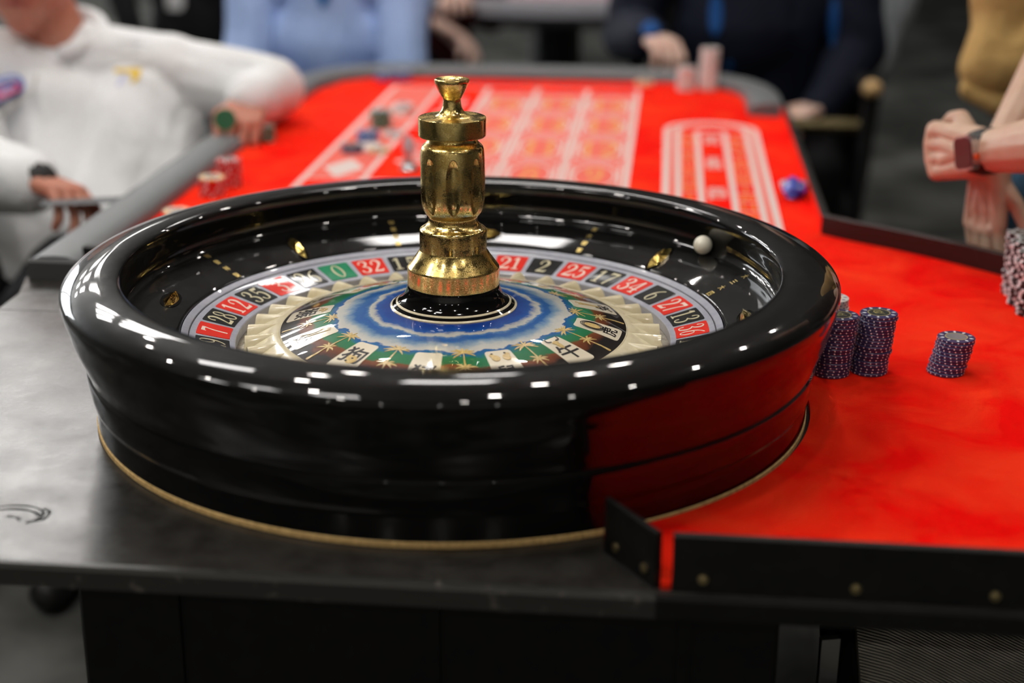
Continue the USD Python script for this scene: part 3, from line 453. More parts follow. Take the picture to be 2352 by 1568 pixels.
# ================================================================== roulette table
table = thing('roulette_table', 'black roulette table with red baize layout and grey padded rails under the wheel', 'table', (.15, .8, -T))
LIP = curve([(.452, .700), (.490, .667), (.548, .625), (.602, .580), (.655, .530), (.700, .478), (.760, .395), (.82, .28), (.86, .13), (.87, -.05), (.87, -.428)], 4)
slab = Polygon([(-.613, -.432), (.87, -.432)] + [tuple(p) for p in LIP[::-1][1:]] + [(.466, .70), (.466, 1.62), (.47, 1.66), (.44, 1.94), (.35, 2.06), (.09, 2.14), (-.52, 2.12), (-.60, 2.01), (-.632, 1.84), (-.632, .37), (-.613, .30)])
top = obj('tabletop', cat([extrude(slab.buffer(-.0012), -.0012, 0), extrude(slab, -.022, -.0012)]), 'laminate', table)
flat('edge_trim', sweep([(-.613, -.4325), (.222, -.4325)], [(-.001, -.0215), (.0035, -.0205), (.0045, -.004), (.003, .0006), (-.002, .0012)]), 'laminate_edge', top, label='scratched front edging strip')
flat('edge_trim', sweep([(.222, -.4325), (.87, -.4325)], [(-.001, -.0215), (.0025, -.0205), (.003, -.004), (.002, -.001), (-.002, -.0005)]), 'board_black', top)
flat('seam', bx(-.612, -.30, .2310, .2322, 0, .0004), 'laminate_edge', top)
# a scuffed ring on the laminate
sc = []
for (cx, cy, rx, ry, a0, a1, w) in ((-.352, -.349, .030, .024, 20, 150, .0022), (-.352, -.352, .027, .019, 30, 165, .0030), (-.329, -.343, .0095, .013, -70, 80, .0030), (-.333, -.346, .008, .012, -80, 20, .004), (-.355, -.356, .014, .008, 10, 90, .0024)):
    t = np.radians(np.linspace(a0, a1, 14)); sc.append(stroke([(cx + rx * math.cos(q), cy + ry * math.sin(q), w * (.5 + .8 * abs(math.sin(3 * q)))) for q in t], n=2))
flat('scuff_mark', extrude(unary_union(sc), 0, .00025), 'scuff', top)
FT = .006
fp = Polygon([(-.556, .402), (-.30, .402), (0, .3), (0, 0), (.185, -.352), (.2235, -.410), (.2262, -.424), (.2338, -.424), (.2352, -.414), (.862, -.414), (.860, .10)] + [tuple(p) for p in LIP[::-1] if .13 < p[1] < .699] + [(.452, .70), (.452, 1.62), (.386, 1.64), (.386, 2.02), (-.45, 2.02), (-.52, 1.95), (-.556, 1.82)]).difference(Point(0, 0).buffer(.3785, 96))
fp = max(fp.geoms, key=lambda g: g.area) if fp.geom_type == 'MultiPolygon' else fp
felt = flat('baize', extrude(fp, .0002, FT), 'felt_red', table)
# ---- printed layout
lines = []
def ln(x0, y0, x1, y1, w=.010): lines.append(LineString([(x0, y0), (x1, y1)]).buffer(w / 2, cap_style='square'))
for x in (-.390, -.288, -.178, -.067, .044, .155): ln(x, .42, x, 1.905, .0105)
ln(-.39, 1.905, .155, 1.905, .008)
rows_ = np.arange(.49, 1.92, .2225)
for y in rows_: ln(-.178, y, .155, y, .006)
for y in (.52, .975, 1.44): ln(-.288, y, -.178, y, .007); ln(-.39, y, -.288, y, .007)
for c in range(3):
    for y in rows_[:-1]:
        x = -.178 + .111 * c + .0555; b = sbox(x - .043, y + .016, x + .043, y + .2065).buffer(-.02).buffer(.02, 6); lines.append(b.buffer(.0025).difference(b.buffer(-.0025)))
        o = affinity.translate(affinity.scale(Point(0, 0).buffer(1, 16), .036, .084), x, y + .111); lines.append(o.buffer(.0022).difference(o.buffer(-.0022)))
arch = lambda x0, x1, yt, w: LineString([(x0, .42), (x0, yt - (x1 - x0) / 2)] + [((x0 + x1) / 2 - (x1 - x0) / 2 * math.cos(t), yt - (x1 - x0) / 2 + (x1 - x0) / 2 * math.sin(t)) for t in np.linspace(0, math.pi, 24)] + [(x1, yt - (x1 - x0) / 2), (x1, .42)]).buffer(w / 2, cap_style='flat')
for x0, x1, yt, w in ((.2215, .3935, 1.555, .011), (.2430, .3740, 1.535, .010), (.2800, .3330, 1.470, .010)): lines.append(arch(x0, x1, yt, w))
for y in np.arange(.45, 1.46, .062): ln(.247, y, .276, y, .0035); ln(.337, y, .370, y, .0035)
wash = []
for c in range(3):
    for y in rows_[:-1]:
        x = -.178 + .111 * c + .0555; wash.append(sbox(x - .050, y + .012, x + .050, y + .2105).buffer(-.012).buffer(.012, 5))
wash += [arch(.2330, .3820, 1.545, .016), sbox(-.382, .985, -.296, 1.43), sbox(-.382, 1.45, -.296, 1.895)]
wash = unary_union(wash).intersection(fp.buffer(-.004))
flat('layout_wash', extrude(wash, FT, FT + .0002), 'print_pink', felt)
lay = unary_union(lines).intersection(fp.buffer(-.004))
flat('layout_lines', extrude(lay, FT, FT + .0004), 'print_white', felt)
n = 1
for r, y in enumerate(rows_[:-1]):
    for c in range(3):
        x = -.178 + .111 * c + .0555
        g = affinity.translate(affinity.scale(number(str(n), .60), .058, .120, origin=(0, 0)), x, y + .111)
        n += 1
        if g.within(fp): flat('layout_number', extrude(g, FT, FT + .0005), 'print_yellow', felt)
for i, y in enumerate(np.arange(.48, 1.46, .062)):
    for x, v in ((.2615, ORDER[(3 + i) % 37]), (.3535, ORDER[(31 - i) % 37])):
        g = affinity.translate(affinity.scale(number(str(v), .60), .022, .036, origin=(0, 0)), x, y)
        if g.within(fp): flat('layout_number', extrude(g, FT, FT + .0005), 'print_yellow', felt)
def word(text, h): 
    m = meshkit.text_mesh(text, h, .0003, bold=True); m.apply_translation(-m.bounds.mean(0)); return m
for text, x, y, h, rot in (('EVEN', -.338, .80, .045, 90), ('ODD', -.338, 1.60, .050, 90), ('1st 12', -.233, .76, .045, 90), ('2nd 12', -.233, 1.21, .045, 90), ('3rd 12', -.233, 1.67, .045, 90), ('TIER', .3065, .94, .026, 90), ('ORPH', .3065, 1.17, .026, 90), ('ZERO', .3065, 1.38, .024, 90)):
    for k, w_ in enumerate(text.split()):
        m = word(w_, h); m.apply_transform(trimesh.transformations.rotation_matrix(math.radians(rot), [0, 0, 1])); m.apply_translation([x, y + (k - .5 * (len(text.split()) - 1)) * .10, FT + .00035]); flat('layout_word', m, 'print_white', felt)
for x, y in ((-.338, 1.06), (-.338, 1.25)):
    d = Polygon([(x - .036, y), (x, y - .075), (x + .036, y), (x, y + .075)]); flat('layout_diamond', extrude(d, FT, FT + .0003), 'print_white', felt)
# ---- rails, lips and boards
RS = lambda h, b=0: [(-h, -.020), (h, -.020), (h, .014), (h * .86, .024), (h * .5, .029), (0, .030), (-h * .5, .029), (-h * .86, .024), (-h, .014)]
pth = curve([(-.592, .375), (-.592, 1.0), (-.592, 1.78), (-.570, 1.93), (-.505, 2.03), (-.40, 2.072), (-.15, 2.078), (.09, 2.078), (.27, 2.045), (.38, 1.96), (.422, 1.84), (.427, 1.645)], 5)
obj('padded_rail', sweep(pth, [(x, z) for x, z in RS(.037)]), 'vinyl_grey', table, smooth=50)
flat('rail_seam', sweep(pth, [(-.0352, .0205), (-.0340, .0228), (-.0325, .0235), (-.034, .021)]), 'vinyl_seam', table)
flat('rail_end', bx(-.628, -.557, .366, .376, -.02, .026, .003), 'vinyl_seam', table)
flat('end_board', bx(-.557, -.36, .388, .402, 0, .040, .001), 'board_black', table)
flat('side_board', (lambda d: sweep([(.1795, -.3585), (.2232, -.4215)], [(-.003, 0), (.003, 0), (.003, .0490), (.002, .0500), (-.002, .0500), (-.003, .0490)]))(0), 'board_black', table)
flat('front_board', sweep([(.2345, -.4225), (.87, -.4285)], [(-.004, -.001), (.004, -.001), (.004, .0490), (.003, .0500), (-.003, .0500), (-.004, .0490)]), 'board_black', table)
for x, z in ((.2593, .0125), (.3804, .0115), (.4885, .0118), (.60, .0118), (.71, .0118)):
    y = -.4225 - .0060 * (x - .2345) / .6355 - .004
    s = flat('screw', cat([cyl((x, y + .001, z), (x, y - .0014, z), .0042, 20), cyl((x, y - .0012, z), (x, y - .0022, z), .0034, 20, .0022)]), 'brass_screw', table)
dx, dy = .0437, -.063; L_ = math.hypot(dx, dy); nx, ny = dy / L_, -dx / L_
for t, z in ((.24, .0115), (.80, .0115)):
    p = np.array([.1795 + dx * t + nx * .003, -.3585 + dy * t + ny * .003, z]); q = p + np.array([nx, ny, 0]) * .0015
    flat('screw', cat([cyl(p, q, .0042, 20), cyl(q, q + np.array([nx, ny, 0]) * .0008, .0034, 20, .0022)]), 'brass_screw', table)
obj('back_lip', sweep(LIP[:-1], [(-.012, -.002), (0, -.002), (0, .0335), (-.002, .035), (-.010, .035), (-.012, .0335)]), 'board_brown', table, label='dark curved lip round the far side of the baize')
flat('right_lip', bx(.4535, .466, .700, 1.63, -.002, .030, .002), 'board_black', table)
flat('lip_lining', sweep([(.4530, .702), (.4530, 1.625)], [(-.0005, .004), (.010, .004), (.006, .012), (.002, .024), (-.0005, .0295)][::-1]), 'felt_red', table, label='baize turned up against the right lip')
for x0, x1, y0, y1 in ((-.56, .40, .1, 1.95),): flat('apron', bx(x0, x1, y0, y1, -.16, -.022), 'board_black', table)
for x, y in ((-.45, 1.75), (.30, 1.75)): obj('leg', bx(x - .055, x + .055, y - .055, y + .055, -T, -.022, .006), 'board_black', table)
flat('pedestal', bx(-.318, .335, -.300, .098, -T, -.022, .004), 'board_black', table)
for x in (-.225, .02, .25): flat('pedestal_batten', bx(x - .006, x + .006, -.304, -.300, -T + .02, -.03), 'board_black', table)

# ================================================================== chips
CR, CH = .0205, .0033
def chip_first(color, label, loc, rot, group, spot='chip_spot', style='dots', inlay='chip_inlay', emblem=True, nb=8, bw=.13):
    t = thing('casino_chip', label, 'chip', loc, rot, group)
    prof = [(0, 0), (CR - .0006, 0), (CR, .0005), (CR, CH - .0005), (CR - .0006, CH), (0, CH)]
    obj('disc', lathe(prof, 48), 'chip_' + color, t, local=True, smooth=25)
    es, ts = [], []
    if style == 'dots':
        for k in range(20):
            a = 2 * math.pi * k / 20; p = np.array([math.cos(a), math.sin(a), 0]); es.append(cyl(p * (CR - .0002) + [0, 0, CH / 2], p * (CR + .00012) + [0, 0, CH / 2], .00088, 8))
        for k in range(10):
            a = 2 * math.pi * k / 10
            d = Polygon([(CR * .80 + s * .0012 * (1 if j % 2 else 1.9), w * .0012) for j, (s, w) in enumerate(((-1, 0), (-.2, -1), (1, 0), (-.2, 1)))]).buffer(.0004, 3); ts.append(extrude(affinity.rotate(d, math.degrees(a), origin=(0, 0)), CH, CH + .00008))
    else:
        for k in range(nb):
            a0 = 2 * math.pi * k / nb; aa = np.linspace(a0 - bw, a0 + bw, 5)
            arc = Polygon([(r * math.cos(q), r * math.sin(q)) for r, A in ((CR + .0001, aa), (CR * .80, aa[::-1])) for q in A]); es.append(extrude(arc, -.00002, CH + .00006))
    flat('edge_spots', cat(es), spot, t, local=True)
    if ts: flat('face_spots', cat(ts), spot, t, local=True)
    il = flat('inlay', extrude(Point(0, 0).buffer(CR * .60, 24), CH, CH + .00006), inlay, t, local=True)
    rg = Point(0, 0).buffer(CR * .60, 24).difference(Point(0, 0).buffer(CR * .555, 24))
    if style == 'blocks': rg = rg.union(Point(0, 0).buffer(CR * .70, 24).difference(Point(0, 0).buffer(CR * .64, 24)))
    if emblem:
        em = unary_union([stroke([(-.0065, -.0035, .0005), (-.001, .001, .0008), (.0035, .0052, .0004)]), stroke([(-.003, .0045, .0005), (.0015, .004, .0007), (.004, -.0045, .0005)]), stroke([(-.002, -.005, .0004), (.004, -.003, .0006), (.0065, .002, .0004)]), _ell(.003, -.0005, .0052, .0045, .0005, .0005)])
        rg = rg.union(em.intersection(Point(0, 0).buffer(CR * .52)))
    flat('inlay_print', extrude(rg, CH + .00006, CH + .00012), 'chip_gold' if style == 'dots' else 'chip_spot', t, local=True)
    return t
WORDS = 'lowest second third fourth fifth sixth seventh eighth ninth tenth eleventh twelfth thirteenth fourteenth fifteenth sixteenth seventeenth eighteenth nineteenth twentieth'.split() + ['twenty-first', 'twenty-second', 'twenty-third', 'twenty-fourth', 'twenty-fifth', 'twenty-sixth']
FIRST = {}
def chip(color, key, label, loc, rot, group, **kw):
    if key not in FIRST: FIRST[key] = chip_first(color, label, loc, rot, group, **kw); return FIRST[key]
    return dup(FIRST[key], loc, rot, label, group)
def stack_of(color, where, base, n, lean=(0, 0), jit=.0006, what=None, key=None, top=None, z0=FT, group=None, **kw):
    r = np.random.default_rng(int(abs(base[0]) * 1e4) * 7 + int(abs(base[1]) * 1e4))
    what = what or f'{color} chip'
    for i in range(n):
        z = z0 + .0003 + i * (CH + .00008); q = i / max(n - 1, 1)
        off = r.normal(0, jit, 2)
        c2, k2, kw2, w2 = color, key or color, kw, what
        if top and i == n - 1: c2, k2, kw2, w2 = top
        pos = 'top' if i == n - 1 else WORDS[i] + ('' if i == 0 else ' from bottom')
        chip(c2, k2, f'{w2}, {pos} of {where}', (base[0] + lean[0] * q + off[0], base[1] + lean[1] * q + off[1], z), r.uniform(0, 360), group or f'{color} chips of {where}', **kw2)
PD = 'purple dotted chip'
stack_of('purple', 'tall stack touching the wheel', (.4095, .0925), 20, (.0060, .003), .0004, PD, 'purple')
stack_of('purple', 'tall stack second from the wheel', (.4518, .1040), 20, (.0075, .004), .0005, PD, 'purple')
stack_of('purple', 'short stack standing alone at right', (.5385, .1120), 12, (.0085, .002), .0005, PD, 'purple', top=('purple', 'purple_grey', dict(inlay='chip_inlay_grey', emblem=False), PD + ' with grey centre'))
WD = 'white dotted chip'
stack_of('white', 'stack half hidden behind the rim', (.4050, .1360), 22, (.004, .002), .0005, WD, 'white_dots', spot='chip_spot_dark')
BW = 'black and white chip'
for k, (x, y, n) in enumerate(((.6800, .340, 23), (.6790, .3825, 24), (.6810, .4250, 24))):
    stack_of('black', ('nearest', 'middle', 'farthest')[k] + ' stack at the right edge', (x, y), n, (-.001, .004), .0011, BW, 'black', style='blocks')
plainkw = dict(style='blocks', nb=6, bw=.055)
stack_of('red', 'the taller stack by left rail', (-.4990, .905), 13, (0, 0), .0007, 'red chip', 'red', **plainkw)
stack_of('red', 'the cream topped stack by left rail', (-.5080, .835), 9, (0, 0), .0007, 'red chip', 'red', top=('yellow', 'yellow', dict(spot='chip_spot', style='blocks'), 'cream and yellow chip'), **plainkw)
stack_of('yellow', 'pair between rail and wheel', (-.528, .705), 2, (0, 0), .0005, 'yellow chip', 'yellow', **plainkw)
stack_of('green', 'stack against the left rail', (-.5330, 1.265), 9, (0, 0), .0012, 'green chip', 'green', **plainkw)
stack_of('green', 'stack on the red layout', (-.338, 1.425), 10, (0, 0), .0006, 'green chip', 'green', **plainkw)
stack_of('white', 'stack behind the green one on layout', (-.322, 1.590), 5, (0, 0), .0008, 'white chip', 'white', spot='chip_spot', style='blocks')
stack_of('blue', 'stack on the layout', (-.341, 1.302), 5, (0, 0), .0006, 'blue chip', 'blue', **plainkw)
stack_of('purple', 'low stack on the layout', (-.349, 1.190), 4, (0, 0), .0006, PD, 'purple')
stack_of('yellow', 'low stack beside purple on layout', (-.300, 1.195), 2, (0, 0), .0006, 'yellow chip', 'yellow', **plainkw)
stack_of('white', 'pair before the green layout stack', (-.300, 1.345), 2, (0, 0), .0008, 'white chip', 'white', spot='chip_spot', style='blocks')
stack_of('yellow', 'low stack beside navy person\'s fist', (.168, 1.985), 3, (0, 0), .0006, 'yellow chip', 'yellow', **plainkw)
stack_of('white', 'tall stack before navy person', (.3100, 1.945), 27, (.004, .006), .0010, 'white chip', 'white', spot='chip_spot', style='blocks')
stack_of('white', 'shorter stack before navy person', (.2620, 1.935), 15, (0, 0), .0010, 'white chip', 'white', spot='chip_spot', style='blocks')
stack_of('blue', 'left stack by the far rail', (-.432, 1.985), 5, (0, 0), .0008, 'blue chip', 'blue', **plainkw)
stack_of('blue', 'right stack by the far rail', (-.389, 1.990), 6, (0, 0), .0008, 'blue chip', 'blue', **plainkw)
# ---- other small things on the table
dolly = thing('win_marker', 'clear silvery win marker standing on the red layout behind the wheel', 'win marker', (-.222, 1.052, FT + .0003))
obj('base', lathe(curve([(0, 0), (.0150, 0), (.0155, .004), (.0120, .008), (.0085, .014), (.0075, .024), (.0085, .030), (.0100, .032)], 4).tolist() + [(0, .032)], 40), 'steel', dolly, local=True)
obj('knob', lathe(curve([(0, .031), (.0080, .033), (.0110, .041), (.0085, .050), (.0050, .058), (0, .061)], 5), 40), 'plastic_clear', dolly, local=True)
bag = thing('plastic_wrapper', 'crumpled shiny blue plastic wrapper with clear end by the right lip', 'wrapper', (.428, .935, FT))
m = trimesh.creation.icosphere(4, 1.0); v = m.vertices; nz = meshkit.fbm(v * 2.2 + 5, 3, 3)[:, None]
v = v * (.62 + .75 * nz) * [.0170, .036, .0175]; v[:, 2] = np.maximum(v[:, 2] + .0125, 0); obj('crumpled_body', trimesh.Trimesh(v, m.faces, process=False), 'plastic_blue', bag, local=True, smooth=60)
for k in range(4):
    m = trimesh.creation.icosphere(3, 1.0); v = m.vertices * (.7 + .6 * meshkit.fbm(m.vertices * 2 + k * 9, 3, k)[:, None]) * [.0060, .0200, .0085]
    m = trimesh.Trimesh(v, m.faces, process=False); m.apply_transform(trimesh.transformations.rotation_matrix(math.radians(18 - 22 * k), [0, 0, 1])); m.apply_translation([-.010 + .009 * k, .042 - .004 * abs(k - 1.5), .009]); obj('clear_end', m, 'plastic_clear', bag, local=True, smooth=60)
# ================================================================== room and lamps
def struct(name, mesh, m): return tag(flat(name, mesh, m), kind='structure')
X0, X1, Y0, Y1, ZC = -6.0, 6.5, -5.0, 13.0, 2.35
struct('floor', bx(X0, X1, Y0, Y1, -T - .05, -T), 'carpet')
struct('ceiling', bx(X0, X1, Y0, Y1, ZC, ZC + .05), 'ceiling_dark')
struct('wall_back', bx(X0, X1, Y1, Y1 + .1, -T, ZC), 'wall_dark'); struct('wall_front', bx(X0, X1, Y0 - .1, Y0, -T, ZC), 'wall_pale')
struct('wall_left', bx(X0 - .1, X0, Y0, Y1, -T, ZC), 'wall_mid'); struct('wall_right', bx(X1, X1 + .1, Y0, Y1, -T, ZC), 'wall_mid')
SP = [(x, y) for y in (-4.3, -1.5, -.3, .9, 2.1, 3.3) for x in (-2.1, -.9, .3, 1.5)]
spot0 = None
for k, (x, y) in enumerate(SP):
    lab = f'round ceiling spotlight, {("first", "second", "third", "fourth", "fifth", "sixth")[k // 4]} row from front, {("leftmost", "second from the left", "third from the left", "rightmost")[k % 4]}'
    if spot0 is None:
        spot0 = thing('ceiling_spotlight', lab, 'light', (x, y, ZC), 0, 'ceiling spotlights')
        obj('trim_ring', lathe([(.045, -.012), (.062, -.012), (.062, 0), (.045, 0)], 32, True), 'lamp_trim', spot0, local=True); flat('lens', extrude(Point(0, 0).buffer(.045, 16), -.008, -.001), 'lamp_white', spot0, local=True)
    else: dup(spot0, (x, y, ZC), 0, lab)
PN = [(-2.3, -.70, 'left of the wheel, outermost of its row'), (-1.55, -.70, 'left of the wheel, middle of its row'), (-.80, -.75, 'left of the wheel, innermost of its row'), (-1.4, 1.6, 'above the player in white'), (-.27, 1.78, 'over the far half of the table')] + \
     [(x, y, f'in the bank at far left, {c}, {r}') for x, c in ((-2.85, 'left column'), (-2.3, 'right column')) for y, r in ((4.0, 'nearest'), (4.55, 'middle'), (5.1, 'farthest'))]
pan0 = None
for x, y, w in PN:
    lab = f'square white ceiling light panel {w}'
    if pan0 is None:
        pan0 = thing('light_panel', lab, 'light', (x, y, ZC), 0, 'ceiling light panels')
        flat('frame', extrude(sbox(-.22, -.22, .22, .22).difference(sbox(-.20, -.20, .20, .20)), -.02, 0), 'lamp_trim', pan0, local=True); flat('diffuser', extrude(sbox(-.20, -.20, .20, .20), -.012, -.002), 'panel_white', pan0, local=True)
    else: dup(pan0, (x, y, ZC), 0, lab)
sm_ = thing('light_panel', 'small square white ceiling light beyond the far rail', 'light', (-.31, 3.28, ZC))
flat('frame', extrude(sbox(-.15, -.15, .15, .15).difference(sbox(-.13, -.13, .13, .13)), -.02, 0), 'lamp_trim', sm_, local=True); flat('diffuser', extrude(sbox(-.13, -.13, .13, .13), -.012, -.002), 'panel_white', sm_, local=True)
for y, r in ((6.4, 'front'), (7.3, 'middle'), (8.2, 'back')):
    for x, c in ((-4.7, 'outer'), (-4.0, 'middle'), (-3.3, 'inner')): dup(pan0, (x, y, ZC), 0, f'square white ceiling panel of the deep left field, {r} row, {c} one')
wn = tag(UsdGeom.Xform.Define(stage, '/World/window_1'), kind='structure')
flat('pane', bx(X0 + .02, X0 + .05, 4.4, 9.8, .25, 2.15), 'window_glow', wn)
for a_, b_, c_, d_ in ((4.3, 4.4, .15, 2.25), (9.8, 9.9, .15, 2.25), (4.4, 9.8, .15, .25), (4.4, 9.8, 2.15, 2.25), (7.07, 7.13, .25, 2.15)): flat('frame', bx(X0 + .005, X0 + .08, a_, b_, c_, d_), 'lamp_trim', wn)
# ================================================================== people
def V(*a): return np.array(a, float)
def unit(v): v = np.array(v, float); return v / np.linalg.norm(v)
def blob(bones, edge=.014, it=10, seg=16):
    """Bones (p0, r0, p1, r1) joined into one smooth surface."""
    m = Manifold.batch_boolean([rbar(a, ra, b, rb, seg) for a, ra, b, rb in bones], manifold3d.OpType.Add)
    t = tm(m.refine_to_length(edge)); t = trimesh.Trimesh(t.vertices, t.faces, process=True)
    trimesh.smoothing.filter_taubin(t, lamb=.5, nu=.52, iterations=it); return t
def ellipsoid(c, r, sub=3, rot=None):
    m = trimesh.creation.icosphere(sub, 1.0); m.apply_scale(r)
    if rot is not None: m.apply_transform(rot)
    m.apply_translation(c); return m
def hand(wrist, along, palm, thumb, curl=(.5, .5, .5, .5), bend=0.35, spread=.10, s=1.0, thumb_in=.5, wr=.024):
    """Bones of a hand: along = wrist to knuckles, palm = the way the palm faces, thumb = the side of the thumb. curl is one number per finger (radians per joint)."""
    w = V(*wrist); a = unit(along); p = np.array(palm, float); p = unit(p - a * np.dot(p, a)); t = np.array(thumb, float); t = unit(t - a * np.dot(t, a) - p * np.dot(t, p)); B = []
    L = .088 * s; kn = [w + a * (L + dl * s) + t * off * s for off, dl in ((.030, -.004), (.010, .0), (-.010, -.003), (-.029, -.011))]
    for k in kn: B.append((w + t * np.dot(k - w, t) * .55, wr * s * .80, k, .0115 * s))
    for k1, k2 in zip(kn[:-1], kn[1:]): B.append((k1, .0115 * s, k2, .0115 * s))
    B.append((w + a * .02 * s, wr * s * .85, kn[1] - a * .03 * s, .016 * s)); B.append((w + a * .02 * s, wr * s * .8, kn[2] - a * .03 * s, .016 * s))
    for i, (k, ln_) in enumerate(zip(kn, (.92, 1.0, .95, .76))):
        d = unit(a + t * spread * (1.2, .4, -.4, -1.2)[i]); q = k; ang = 0
        for j, (l, r0, r1) in enumerate(((.044, .0100, .0090), (.028, .0090, .0082), (.022, .0082, .0068))):
            ang += curl[i] * (1.0 if j == 0 else 1.15); dd = d * math.cos(ang) + p * math.sin(ang); e = q + dd * l * ln_ * s; B.append((q, r0 * s, e, r1 * s)); q = e
    b0 = w + a * .022 * s + t * .018 * s + p * .006 * s; d1 = unit(a * .75 + t * .75 + p * .25); b1 = b0 + d1 * .040 * s
    d2 = unit(a * 1.0 + t * (.55 - thumb_in) + p * (.2 + .4 * thumb_in)); b2 = b1 + d2 * .032 * s; d3 = unit(a + t * (.3 - 1.1 * thumb_in) + p * (.2 + .6 * thumb_in)); b3 = b2 + d3 * .026 * s
    B += [(b0, .0165 * s, b1, .0120 * s), (b1, .0120 * s, b2, .0100 * s), (b2, .0100 * s, b3, .0080 * s)]
    return B
def head_parts(person, c, face, up=(0, 0, 1), s=1.0, skin='skin', hair='hair_dark'):
    """Returns bones of head and neck root; adds eyes, lips and hair as children. c = centre of the skull, face = the way it looks."""
    f = unit(face); u = np.array(up, float); u = unit(u - f * np.dot(u, f)); r = np.cross(f, u); c = np.array(c, float); P = lambda x, y, z: c + (r * x + f * y + u * z) * s
    B = [(P(0, -.015, .035), .083 * s, P(0, .010, .030), .080 * s), (P(0, .015, .02), .074 * s, P(0, .040, -.055), .054 * s), (P(0, .045, -.060), .050 * s, P(0, .058, -.092), .032 * s), (P(-.045, .02, -.06), .030 * s, P(0, .055, -.092), .028 * s), (P(.045, .02, -.06), .030 * s, P(0, .055, -.092), .028 * s),
         (P(0, .088, .020), .010 * s, P(0, .106, -.022), .013 * s), (P(-.012, .092, -.026), .009 * s, P(.012, .092, -.026), .009 * s)]
    for q in (-1, 1): B.append((P(.078 * q, -.005, .015), .012 * s, P(.080 * q, -.010, -.018), .010 * s))
    ex = []
    for q in (-1, 1): ex.append((P(.031 * q, .079, .016), P(.031 * q, .0895, .016)))
    lip = tube([P(-.024, .083, -.056), P(-.010, .092, -.053), P(0, .092, -.0545), P(.010, .092, -.053), P(.024, .083, -.056)], .0055 * s, 8)
    hr = trimesh.creation.icosphere(4, 1.0); v = hr.vertices
    keep = (v[:, 1] < .25) | (v[:, 2] > .45); hr.update_faces(keep[hr.faces].all(1)); hr.remove_unreferenced_vertices(); v = hr.vertices
    n_ = meshkit.fbm(v * 3.0, 3, 2)[:, None]; v = v * (.97 + .10 * n_)
    hv = np.array([P(x * .093, y * .103 - .008, z * .098 + .032) for x, y, z in v]); low = hv
    hm = trimesh.Trimesh(hv, hr.faces, process=False)
    return B, dict(eyes=ex, lips=lip, hair=hm, hairmat=hair, s=s, P=P)
def add_head(person, H, lips='lips'):
    for a, b in H['eyes']:
        e = obj('eye', ellipsoid(a, [.0125 * H['s']] * 3, 2), 'eye', person, smooth=True); obj('iris', ellipsoid(b, [.0050 * H['s']] * 3, 2), 'iris', e, smooth=True)
    obj('lips', H['lips'], lips, person, smooth=True); obj('hair', H['hair'], H['hairmat'], person, smooth=60)

# ---- the player in white, left of the table
pw = thing('person', 'person in white quarter-zip sweatshirt leaning on the left rail, holding a green chip', 'person', (-.95, 1.25, -T))
HB, HI = head_parts(pw, V(-1.005, 1.355, .318), (.12, -1, -.12), skin='skin_ruddy')
nk = [(V(-.985, 1.385, .225), .060, V(-.965, 1.41, .13), .066)]
shL, shR = V(-.760, 1.420, .105), V(-1.170, 1.330, .110)
elL, wrL = V(-.562, 1.440, .070), V(-.570, 1.310, .074)
elR, wrR = V(-1.010, 1.020, -.005), V(-.815, .845, .020)
torso = [(V(-.95, 1.43, .085), .120, V(-.95, 1.38, -.06), .150), (shL, .085, V(-.95, 1.42, .09), .11), (shR, .085, V(-.95, 1.42, .09), .11), (V(-.95, 1.36, -.02), .165, V(-.94, 1.22, -.20), .175), (V(-.82, 1.37, .01), .13, V(-.84, 1.22, -.18), .15), (V(-1.05, 1.35, 0), .12, V(-1.03, 1.22, -.18), .14), (V(-.80, 1.38, -.02), .13, V(-.79, 1.26, -.14), .13)]
hL = hand(wrL, (.05, -1, -.32), (-.2, -.35, -1), (-1, 0, .1), (.55, .6, .6, .65), thumb_in=.75)
hR = hand(wrR, (.88, -.45, -.10), (.1, -.3, -1), (.4, 1, .1), (.5, .55, .6, .6), thumb_in=.3)
legs = []
for hx, kx, fx, ky in ((-.86, -.84, -.86, .86), (-1.04, -1.08, -1.10, .86)):
    legs.append([(V(hx, 1.20, -.22), .105, V(kx, ky, -.235), .072), (V(kx, ky, -.235), .066, V(fx, ky + .14, -.69), .042)])
sk = HB + nk + [(shL, .055, elL, .045), (elL, .045, wrL, .030), (shR, .055, elR, .045), (elR, .045, wrR, .030)] + hL + hR + [(a, ra - .03, b, rb - .03) for a, ra, b, rb in torso] + [(a, ra - .02, b, rb - .012) for l in legs for a, ra, b, rb in l]
obj('body', blob(sk, .010, 8), 'skin_ruddy', pw, smooth=True)
add_head(pw, HI)
sw = blob(torso + [(shL, .080, elL, .066), (elL, .066, wrL - (wrL - elL) * .02, .046), (shR, .090, elR, .078), (elR, .078, wrR, .052)], .016, 14)
v = sw.vertices; n_ = sw.vertex_normals; w_ = np.sin(v @ V(18, 26, 22) + 4 * meshkit.fbm(v * 7, 3, 4)) * (.35 + meshkit.fbm(v * 5, 2, 9)); sw = trimesh.Trimesh(v + n_ * (w_ * .0055)[:, None], sw.faces, process=False)
SW = obj('sweatshirt', sw, 'cloth_white', pw, smooth=True)
for w1, e1 in ((wrL, elL), (wrR, elR)):
    d = unit(e1 - w1); obj('cuff', trimesh.util.concatenate([tube([w1 - d * .004 + 0 * d, w1 + d * .034], .0455, 20)]), 'cloth_white', SW, smooth=40)
